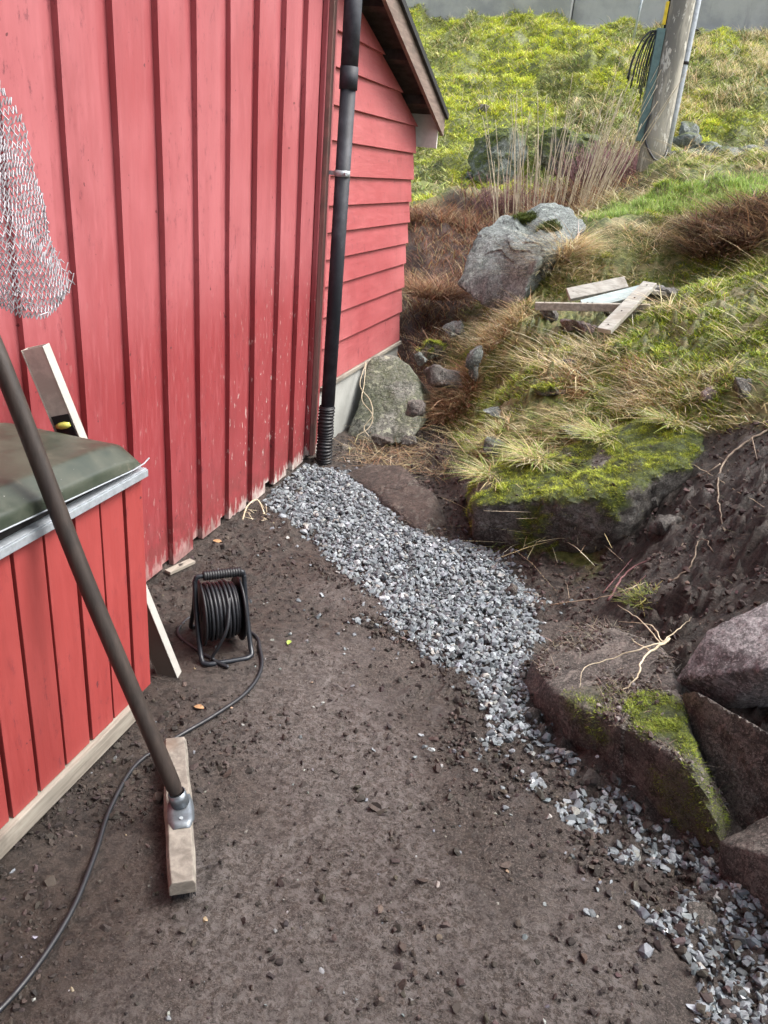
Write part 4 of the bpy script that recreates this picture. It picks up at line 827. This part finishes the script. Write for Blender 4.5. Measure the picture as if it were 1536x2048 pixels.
blades('hillside_moss', np.stack([x, y, z-.005+.03*np.maximum(0, cush)], 1), nn, RNG.uniform(.025, .075, n_)*(.4+cush), np.full(n_, .013), col*(.7+.4*cush)[:, None], mat='moss', lean=.9, droop=.6, segs=2, kind='stuff', label='bright yellow-green moss and short grass covering the hillside', cat='moss')
x, y, z = scatter(130000, -3, 5, 8.6, YW, lambda x, y: hd_(x, y)*vis(x, y)*(.08+.92*sstep(-.5, 1.0, x-.05*y))*sstep(.0, .4, fbm2(x, y, 1.7, 3, 76)+.05))
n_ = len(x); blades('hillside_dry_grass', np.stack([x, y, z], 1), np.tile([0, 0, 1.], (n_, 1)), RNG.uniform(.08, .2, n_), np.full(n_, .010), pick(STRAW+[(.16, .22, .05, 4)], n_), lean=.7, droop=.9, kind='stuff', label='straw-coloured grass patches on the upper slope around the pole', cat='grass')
# brambles and dead bracken in the ditch
x, y, z = scatter(45000, -1.2, 2, 4.9, 9.6, lambda x, y: sstep(-.08, .1, polydist(x, y, br_poly)))
n_ = len(x); ht = (RNG.uniform(.03, .17, n_)*(.6+.8*sstep(-.3, .5, fbm2(x, y, 2.5, 3, 80))))*np.interp(y, [4.9, 6, 8], [.35, .8, 1.3]); blades('dead_bracken', np.stack([x, y, z], 1), np.tile([0, 0, 1.], (n_, 1)), ht, RNG.uniform(.003, .009, n_), pick(RUST+[(.42, .33, .17, 1.2)], n_, .3), lean=.9, droop=.9, kind='stuff', label='rust-brown dead bracken and bramble filling the ditch behind the shed', cat='bracken')
# terrace grass
clear = [(hit(1200, 625)[:2], .34), (hit(1130, 650)[:2], .16), (hit(1000, 828)[:2], .09), (hit(1105, 786)[:2], .08), (hit(1475, 788)[:2], .07), (hit(985, 895)[:2], .05), (hit(1240, 650)[:2], .15), (hit(1320, 590)[:2], .16)]
def keep(x, y):
    k = np.ones(len(x))
    for c_, r_ in clear: k *= sstep(r_*.75, r_*1.1, np.hypot(x-c_[0], y-c_[1])+.04*fbm2(x, y, 14, 2, 88))
    return k
def terr(x, y):
    b = 1-yard(x, y); s_ = polydist(x, y, soil_poly); d_ = polydist(x, y, ditch_poly); r_ = polydist(x, y, br_poly)
    return b*keep(x, y)*(y > 3.45)*(s_ < .02)*(d_ < .0)*(r_ < .04)*(y < 9.2)*(x < 2.2+.35*(y-3))*(x > .3)
tl = lambda x, y: fbm2(x, y, 2.0, 3, 90)
lawnd = lambda x, y: polydist(x, y, lawn_poly)
x, y, z = scatter(210000, .3, 4.2, 3.3, 9.2, lambda x, y: terr(x, y)*(.5+.5*sstep(-.3, .3, fbm2(x, y, 3.6, 3, 93)))*sstep(.05, -.1, lawnd(x, y)))
n_ = len(x); k = sstep(-.25, .3, tl(x, y)+.2*sstep(4.3, 5.5, y)-.15); isst = RNG.random(n_) < (.12+.72*k)
col = np.where(isst[:, None], pick(STRAW, n_), pick(GREEN, n_)); nn = gnormal(x, y); nn = (nn*.5+np.array([0, 0, .5]))*RNG.uniform(.25, 1, n_)[:, None]; dn = nn.copy(); dn[:, 2] = 0; clump = sstep(-.2, .6, fbm2(x, y, 5.5, 2, 94))
ht = np.where(isst, RNG.uniform(.05, .14, n_), RNG.uniform(.02, .06, n_))*(.35+1.5*clump)
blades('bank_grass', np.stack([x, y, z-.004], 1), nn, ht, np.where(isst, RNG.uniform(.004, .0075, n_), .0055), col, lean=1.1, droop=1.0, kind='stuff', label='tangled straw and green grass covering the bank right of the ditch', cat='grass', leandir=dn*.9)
x, y, z = scatter(330000, .6, 4, 3.3, 8.5, lambda x, y: terr(x, y)*sstep(-.25, .15, fbm2(x, y, 2.9, 3, 97)+.15*sstep(5.2, 3.9, y)))
n_ = len(x); cush = .5+.5*fbm2(x, y, 12, 2, 98); blades('bank_moss', np.stack([x, y, z-.003], 1), gnormal(x, y), RNG.uniform(.012, .036, n_)*(.4+cush), np.full(n_, .0065), pick(MOSS+[(.16, .28, .03, 3)], n_)*(.5+.8*cush)[:, None], mat='moss', lean=.6, droop=.5, segs=2, kind='stuff', label='green moss cushions between the grass of the bank', cat='moss')
# lawn patch
x, y, z = scatter(160000, .8, 4.2, 6.5, 10.2, lambda x, y: sstep(-.08, .06, lawnd(x, y)))
n_ = len(x); blades('lawn_patch', np.stack([x, y, z-.003], 1), np.tile([0, 0, 1.], (n_, 1)), RNG.uniform(.03, .075, n_), np.full(n_, .006), pick([(.30, .44, .10, 3), (.40, .52, .15, 3), (.22, .32, .07, 1), (.55, .52, .28, 1.2)], n_), lean=.4, droop=.4, segs=2, kind='stuff', label='fresh bright green mown strip on the crest before the pole', cat='grass')
# separate clumps one can point to
def clump(name, px, py, r_, n, h, cols, label, cat, wd=.005, lean=.8, droop=1.1, leandir=(0, -.3, 0), group=None, Y=None, spread=.55):
    g = hit(px, py) if Y is None else at(px, py, Y); a = RNG.uniform(0, 6.28, n); q = r_*np.sqrt(RNG.random(n)); x = g[0]+q*np.cos(a); y = g[1]+q*np.sin(a); z = H(x, y) if Y is None else np.full(n, g[2])
    ld = (np.stack([np.cos(a), np.sin(a), np.zeros(n)], 1)*(q/r_)[:, None]*1.3+np.array(leandir))*spread
    Rt_ = np.stack([x, y, z-.01], 1)-g; o = blades(name, Rt_, np.array([0, 0, 1.])*RNG.uniform(.35, 1, (n, 1)), RNG.uniform(.5, 1.15, n)*h, np.full(n, wd), pick(cols, n, .22), lean=lean, droop=droop, leandir=ld); o.location = g
    return tag(o, label, cat, group)
clump('grass_tussock', 1118, 520, .13, 2600, .27, STRAW+[(.30, .20, .10, 3)], 'straw tussock hanging beside the right flank of the boulder', 'grass tussock')
clump('grass_tussock', 1010, 660, .15, 1300, .15, STRAW, 'pale straw tussock spilling over the bank left of the planks', 'grass tussock', leandir=(-.5, -.6, 0))
clump('grass_tussock', 985, 880, .08, 600, .12, STRAW+GREEN[:2], 'straw tussock hanging over the left end of the mossy rock', 'grass tussock', leandir=(-.5, -.6, 0))
clump('grass_tussock', 1290, 800, .12, 900, .13, STRAW, 'straw tussock on the crown of the mossy rock', 'grass tussock', leandir=(-.3, -.5, 0))
clump('grass_tussock', 1150, 872, .10, 700, .12, STRAW+GREEN[:1], 'straw tussock drooping over the middle of the mossy rock top', 'grass tussock', leandir=(-.2, -.7, 0))
clump('grass_tussock', 1055, 905, .08, 600, .11, STRAW+GREEN, 'mixed green and straw tussock over the left part of the mossy rock top', 'grass tussock', leandir=(-.2, -.8, 0))
for px, py, hz, r_, n2_c, lb in ((985, 950, .27, .07, 500, 'short straw tussock hanging over the left shoulder of the mossy rock'), (1075, 915, .37, .08, 600, 'green and straw tussock hanging from the left half of the mossy rock top'), (1215, 872, .49, .10, 700, 'straw tussock trailing over the right half of the mossy rock top'), (1350, 842, .62, .07, 450, 'small straw tussock at the highest corner of the mossy rock')):
    q = zat(px, py, hz); o = clump('grass_tussock', px, py, r_, n2_c, .12, STRAW+GREEN, lb, 'grass tussock', Y=q[1], leandir=(-.3, -1.2, 0), lean=1.1)
clump('grass_tussock', 1400, 770, .14, 700, .12, STRAW+GREEN[:1], 'straw tussock at the edge of the bare soil', 'grass tussock', leandir=(0, -.8, 0))
clump('grass_tussock', 1180, 420, .14, 1500, .16, STRAW+RUST[:1], 'straw tussock at the near end of the lawn strip', 'grass tussock', leandir=(0, -.8, 0))
clump('dead_fern', 1475, 475, .32, 3000, .25, [(.30, .19, .11, 4), (.19, .10, .06, 4), (.42, .30, .17, 2), (.07, .04, .03, 3)], 'big brown dead fern mound below the lawn at the right edge', 'dead fern', leandir=(-.2, -.9, 0), wd=.009, spread=.25, lean=1.3)
clump('dead_fern', 915, 800, .13, 1500, .17, RUST[:3]+[(.36, .24, .13, 2)], 'rust-brown dead fern at the ditch edge right of the lichen rock', 'dead fern', leandir=(-.7, -.5, 0))
clump('dead_fern', 1150, 780, .10, 500, .10, RUST[:3], 'low rusty fern remains among the bank grass', 'dead fern')
clump('dead_fern', 870, 590, .22, 1800, .3, RUST, 'rust-red bracken clump against the shed corner', 'dead fern', Y=6.3)
clump('dead_fern', 850, 440, .30, 1500, .28, RUST, 'rust-red bracken clump at the foot of the hillside', 'dead fern', Y=8.0)
clump('dead_fern', 1280, 745, .08, 350, .09, RUST[:3], 'rusty dead fern remains left of the dark angular stone', 'dead fern')
clump('grass_tussock', 1290, 1195, .06, 260, .055, [(.18, .22, .04, 3), (.34, .33, .10, 2)], 'small green-yellow tuft in the soil above the long brown rock', 'grass tussock')
# bare pale shoots and the purple twig bush
g = at(1090, 400, 8.0); g[2] = float(H(g[0], g[1])[0]); o = thing('bare_shrub', tuple(g), 'shrub of tall bare pale stems rising behind the boulder', 'shrub')
for k in range(90):
    bx_ = g+np.array([random.uniform(-.42, .55), random.uniform(-.3, .3), 0]); bx_[2] = float(H(bx_[0], bx_[1])[0])-.03
    hh = random.uniform(.45, 1.15); lx = (bx_[0]-g[0])*.55+random.uniform(-.12, .16); p3 = bx_+[lx*hh, random.uniform(-.1, .1), hh]
    bm = bmesh.new(); tube(bm, spline([bx_, bx_+(p3-bx_)*.5+[random.uniform(-.03, .03), 0, .03], p3], 4), list(np.linspace(.0055, .0018, 9)), 5); fbm_obj('stem', bm, M['stem'], o)
def twigbush(px, py, Y, w_, h_, n, mat, label, name='twig_bush'):
    g = at(px, py, Y); g[2] = float(H(g[0], g[1])[0]); bm = bmesh.new()
    for k in range(n):
        b0 = np.array([random.gauss(0, w_*.35), random.gauss(0, w_*.3), 0]); hh = h_*random.uniform(.4, 1.1); q = b0+[random.gauss(0, .12)*hh+b0[0]*.4, random.gauss(0, .15)*hh, hh]
        md_ = (b0+q)/2+[random.gauss(0, .02), 0, 0]; tube(bm, [b0, md_, q], [.004, .003, .0015], 4)
        for _ in range(3):
            s0 = b0+(q-b0)*random.uniform(.3, .9); tube(bm, [s0, s0+np.array([random.gauss(0, .08), random.gauss(0, .06), random.uniform(.03, .14)])*h_*1.6], [.0025, .001], 3)
    o = fbm_obj(name, bm, M[mat]); o.location = g; return tag(o, label, 'bush')
twigbush(1215, 385, 8.9, .5, .50, 420, 'twig', 'dense purple-brown twig bush just left of the utility pole')
twigbush(1040, 400, 8.4, .5, .40, 120, 'twig', 'thin reddish twig bush behind the boulder')
# roots and twigs on the soil
def root(pts, r_, label, mat='root', br_=None, name='root'):
    P3 = []
    for px, py, dz in pts: q = hit(px, py); P3.append(q+[0, 0, dz*.7])
    r_ *= .72; bm = bmesh.new(); sp = spline(P3, 8); sp = [q+np.array([random.gauss(0, .0022), random.gauss(0, .0022), random.gauss(0, .0015)]) for q in sp]; tube(bm, sp, list(np.linspace(r_, r_*.4, len(sp))), 8)
    for b in (br_ or []):
        q3 = [hit(px, py)+[0, 0, dz] for px, py, dz in b]; s2 = spline(q3, 6); tube(bm, s2, list(np.linspace(r_*.6, r_*.2, len(s2))), 6)
    return tag(fbm_obj(name, bm, M[mat]), label, 'root' if name == 'root' else 'twig')
root([(1560, 850, .01), (1480, 900, .03), (1440, 945, .04), (1432, 1000, .05), (1440, 1045, .03), (1452, 1085, .0)], .0075, 'forked pale root running down the bare soil at right', br_=[[(1436, 945, .04), (1410, 962, .04), (1375, 968, .02)], [(1500, 888, .03), (1512, 930, .02)]])
root([(1330, 905, .02), (1400, 950, .04), (1470, 995, .04), (1560, 1040, .02)], .003, 'straight thin stem crossing the forked root', 'stem', name='twig')
root([(1378, 1060, .02), (1362, 1090, .03), (1370, 1130, .02)], .004, 'short curved root in the bare soil', name='root')
root([(1345, 1165, .01), (1380, 1140, .03), (1390, 1105, .05), (1405, 1095, .05), (1425, 1112, .02)], .0055, 'hooked root arching above the bare soil')
root([(1215, 1205, .01), (1250, 1160, .05), (1300, 1125, .03)], .007, 'brown root under the overhang below the mossy rock', 'twig', br_=[[(1205, 1190, .01), (1260, 1135, .04)], [(1235, 1200, .0), (1290, 1160, .02)]])
root([(1100, 1215, .02), (1190, 1212, .05), (1250, 1195, .05), (1290, 1170, .02)], .0035, 'thin arching twig above the long brown rock', 'stem', name='twig')
q0 = [zat(1340, 1278, .31), zat(1290, 1312, .30), zat(1276, 1350, .285), zat(1245, 1382, .25)]
bm = bmesh.new(); sp = spline(q0, 8); sp = [q+np.array([random.gauss(0, .002), random.gauss(0, .002), 0]) for q in sp]; tube(bm, sp, list(np.linspace(.0042, .0018, len(sp))), 7)
for b in ([zat(1335, 1282, .305), zat(1280, 1298, .29), zat(1215, 1320, .24), zat(1170, 1335, .22), zat(1158, 1375, .19)], [zat(1325, 1285, .30), zat(1300, 1250, .29), zat(1238, 1243, .24)], [zat(1320, 1285, .30), zat(1280, 1240, .28), zat(1236, 1210, .25)], [zat(1300, 1300, .3), zat(1270, 1285, .28), zat(1265, 1278, .3)], [zat(1325, 1285, .30), zat(1360, 1255, .32), zat(1385, 1235, .35)]):
    s2 = spline(b, 6); s2 = [q+np.array([random.gauss(0, .0018), random.gauss(0, .0018), 0]) for q in s2]; tube(bm, s2, list(np.linspace(.0026, .0008, len(s2))), 6)
tag(fbm_obj('twig', bm, M['stem']), 'branching pale twig lying on the long brown rock', 'twig')
bm = bmesh.new()
for o_ in (0, 1): tube(bm, spline([at(732, 725, 4.86), at(720+o_*8, 770, 4.72), at(740-o_*16, 800, 4.62), at(745, 830, 4.55), at(728+o_*10, 855, 4.5), at(738-o_*25, 872, 4.45)], 8), .0028, 5)
tag(fbm_obj('twig', bm, M['stem']), 'thin pale root dangling down the lichen rock', 'twig')
bm = bmesh.new(); tube(bm, spline([zat(485, 1040, .02), zat(495, 1012, .05), zat(515, 1000, .05), zat(530, 1030, .01)], 6), .004, 6)
for k in range(12): q = zat(505+random.uniform(-20, 30), 1030+random.uniform(-14, 14), .01); tube(bm, [q, q+[random.uniform(-.06, .06), random.uniform(-.06, .06), .015]], .0018, 5)
tag(fbm_obj('twig', bm, M['stem']), 'pale straw litter at the wall foot where the gravel starts', 'twig')
x, y, z = scatter(30000, .15, 1.5, 3.7, 6.5, lambda x, y: .35*sstep(-.02, .1, np.maximum(polydist(x, y, ditch_poly), polydist(x, y, br_poly)))*sstep(-.4, .4, fbm2(x, y, 3, 2, 160))*(y > 4.1))
n_ = len(x); blades('ditch_straw', np.stack([x, y, z+.012], 1), np.array([0, 0, 1.])*RNG.uniform(.05, .6, (n_, 1)), RNG.uniform(.05, .16, n_), RNG.uniform(.002, .005, n_), pick([(.50, .40, .24, 3), (.32, .18, .10, 3), (.62, .54, .36, 1)], n_, .25), lean=1.1, droop=.7, kind='stuff', label='pale straw and stalks strewn through the ditch beside the shed', cat='litter')
# litter fibres over soil
x, y, z = scatter(60000, .2, 3.2, 2.3, 5.2, lambda x, y: np.maximum(sstep(-.02, .03, polydist(x, y, soil_poly)), sstep(-.02, .03, polydist(x, y, ditch_poly)))*sstep(-.5, .6, fbm2(x, y, 4, 2, 120))*.16)
n_ = len(x); blades('root_litter', np.stack([x, y, z+.004], 1), np.tile([0, 0, .35], (n_, 1)), RNG.uniform(.02, .08, n_), RNG.uniform(.001, .0026, n_), pick([(.40, .32, .24, 2), (.14, .08, .06, 4), (.25, .18, .14, 3), (.07, .045, .04, 3)], n_, .3), lean=1.0, droop=.8, kind='stuff', label='fine roots and dead stalks littering the bare soil of the bank', cat='litter')

# ------------------------------------------------------------------ gravel and soil crumbs
def relief(x, y):
    soft = sstep(-.25, .25, fbm2(x, y, 1.3, 3, 31))*(1-.8*smooth_(x, y)); r1 = fbm2(x, y, 38, 3, 33, .65); lump = np.maximum(0, fbm2(x, y, 22, 2, 35)-.25); yk = yard(x, y)
    r = (r1*.0078+lump*.036)*(.35+.9*soft)*(1+1.6*(1-yk)); rid = np.exp(-((polydist(x, y, gravel_poly)+.05)/.05)**2)*sstep(2.2, 1.8, y)
    return r+rid*np.maximum(0, fbm2(x, y, 9, 3, 41)+.3)*.02
def gd(x, y):
    s_ = polydist(x, y, gravel_poly); upp = sstep(1.95, 2.25, y); low = 1-upp
    core = sstep(-.03, .035, s_+.03*fbm2(x, y, 9, 2, 130)); patch = sstep(-.12, .3, fbm2(x, y, 5.5, 3, 131)+.15*sstep(1.5, 1.3, y)-.12+.36*sstep(.13, .03, x-np.interp(y, [1.2, 1.54, 1.76, 2.1, 2.45], [2.5, 2.28, 2.13, 1.65, 1.49])+.1))
    return core*(upp+low*patch*.8)
GC = [(.20, .225, .245, 4), (.14, .16, .18, 4), (.28, .31, .33, 2), (.075, .085, .09, 1.6), (.30, .29, .27, .7), (.50, .53, .55, .35)]
x = RNG.uniform(-.05, 2.7, 82000); y = RNG.uniform(.8, 4.3, 82000); k = (RNG.random(82000) < gd(x, y)) & ((x > .02) | (y > 4.2)); x, y = x[k], y[k]
n_ = len(x); s_ = polydist(x, y, gravel_poly); lay = RNG.random(n_); z = H(x, y)+relief(x, y)*.5+.003+lay*.022*sstep(-.01, .12, s_)*sstep(1.75, 2.2, y)
sz = np.clip(np.exp(RNG.normal(0, .34, n_)), .4, 1.9)*(.0110+.0005*sstep(2.2, 1.6, y))
pile('gravel', x, y, z, sz, pick(GC, n_, .22, .08), 'gravel', 'strip of blue-grey crushed stone along the foot of the wall and rocks', 'gravel', .5)
# strays beside the strip
def near(x, y): s_ = polydist(x, y, gravel_poly); return np.exp(-np.maximum(0, -s_)/.085)*(s_ < .01)*.055+np.exp(-((x-.75)**2+(y-2.55)**2)/.14)*.014
x = RNG.uniform(.05, 2.3, 60000); y = RNG.uniform(.8, 4.3, 60000); k = RNG.random(60000) < near(x, y)*(.3+sstep(-.2, .5, fbm2(x, y, 6, 2, 133))); x, y = x[k], y[k]; n_ = len(x)
pile('stray_gravel', x, y, H(x, y)+relief(x, y)+.003, np.exp(RNG.normal(0, .3, n_))*.0105, pick(GC, n_, .25, .08), 'gravel', 'scattered grey stones lying on the soil beside the gravel strip', 'gravel', .5)
# small pale chips spread over the yard
x = RNG.uniform(.1, 2.2, 900); y = RNG.uniform(.7, 3.6, 900); k = (yard(x, y) > .9) & (RNG.random(900) < .5); x, y = x[k], y[k]; n_ = len(x)
pile('stone_chips', x, y, H(x, y)+relief(x, y)+.001, np.exp(RNG.normal(0, .45, n_))*.0042, pick([(.28, .28, .26, 2), (.30, .22, .13, 1), (.18, .19, .20, 3)], n_, .2), 'gravel', 'tiny pale stone and leaf chips strewn over the bare yard', 'gravel', .4)
# larger clods pushed up along the near edge of the gravel and over its lower strip
x = RNG.uniform(.5, 2.2, 30000); y = RNG.uniform(1.1, 2.9, 30000); s_ = polydist(x, y, gravel_poly)
k = RNG.random(30000) < (np.exp(-((s_+.03)/.07)**2)*.5*sstep(-.2, .4, fbm2(x, y, 6, 2, 151))+.22*(s_ > 0)*sstep(2.1, 1.9, y)+.02*sstep(-.1, .3, fbm2(x, y, 3, 2, 152))); k &= (yard(x, y) > .5) | (s_ > 0)
x, y = x[k], y[k]; n_ = len(x)
pile('earth_clods', x, y, H(x, y)+relief(x, y)+.006, np.clip(np.exp(RNG.normal(0, .45, n_))*.0075, 0, .019), pick([(.050, .038, .033, 3), (.075, .058, .050, 2), (.030, .024, .021, 2)], n_, .2), 'crumb', 'brown earth clods mixed into the near edge of the gravel', 'earth', .6)
# dark crumbs of earth
def cdn(x, y): return (1-.65*smooth_(x, y))*(yard(x, y) > .5)*(.25+.75*sstep(-.3, .3, fbm2(x, y, 3.3, 3, 141)))*(.3+.7*sstep(.2, -.2, fbm2(x, y, .9, 2, 142)))
x = RNG.uniform(.02, 2.3, 90000); y = RNG.uniform(.6, 4.6, 90000); k = RNG.random(90000) < cdn(x, y); x, y = x[k], y[k]; n_ = len(x)
pile('earth_crumbs', x, y, H(x, y)+relief(x, y)+.001, np.clip(np.exp(RNG.normal(0, .55, n_))*.0047, 0, .018), pick([(.042, .032, .028, 4), (.065, .050, .044, 2), (.026, .020, .018, 3)], n_, .2), 'crumb', 'dark earth crumbs scattered over the trodden yard', 'earth', .6)
x = RNG.uniform(.5, 3.2, 26000); y = RNG.uniform(2.3, 5.0, 26000); k = (np.maximum(polydist(x, y, soil_poly), polydist(x, y, ditch_poly)) > 0) & (RNG.random(26000) < .55); x, y = x[k], y[k]; n_ = len(x)
pile('soil_clods', x, y, H(x, y)+relief(x, y)+.002, np.clip(np.exp(RNG.normal(0, .55, n_))*.0065, 0, .022), pick([(.07, .048, .042, 3), (.11, .078, .068, 2), (.045, .03, .027, 2)], n_, .2), 'crumb', 'loose brown soil clods on the dug bank at right', 'soil', .6)
# a few fallen leaves
def leaf(px, py, L_, label, col='leaf'):
    q = zat(px, py, .008); bm = bmesh.new(); a = random.uniform(0, 3); u = np.array([math.cos(a), math.sin(a), 0]); v = np.array([-u[1], u[0], 0]); top_ = []; bot = []
    for i in range(7):
        t_ = i/6; w_ = .28*L_*math.sin(math.pi*t_)**.8+.0004; c0 = q+u*L_*(t_-.5)+[0, 0, .004*math.sin(math.pi*t_)]; top_.append((bm.verts.new(c0-v*w_), bm.verts.new(c0+[0, 0, -.0015]), bm.verts.new(c0+v*w_)))
    for a_, b_ in zip(top_, top_[1:]):
        for i in (0, 1): bm.faces.new((a_[i], a_[i+1], b_[i+1], b_[i]))
    o = fbm_obj('leaf', bm, M[col]); md = o.modifiers.new('t', 'SOLIDIFY'); md.thickness = .0008; tag(o, label, 'leaf')
M['brownleaf'] = simple('brown_leaf', (.42, .24, .12), .6)
leaf(330, 1287, .04, 'yellow-green leaf on the soil between the box and the level'); leaf(398, 1415, .035, 'orange-brown leaf on the soil below the reel', 'brownleaf'); leaf(578, 1285, .03, 'small green leaf on the bare yard right of the reel'); leaf(435, 1083, .05, 'tan leaf at the foot of the red wall', 'brownleaf')
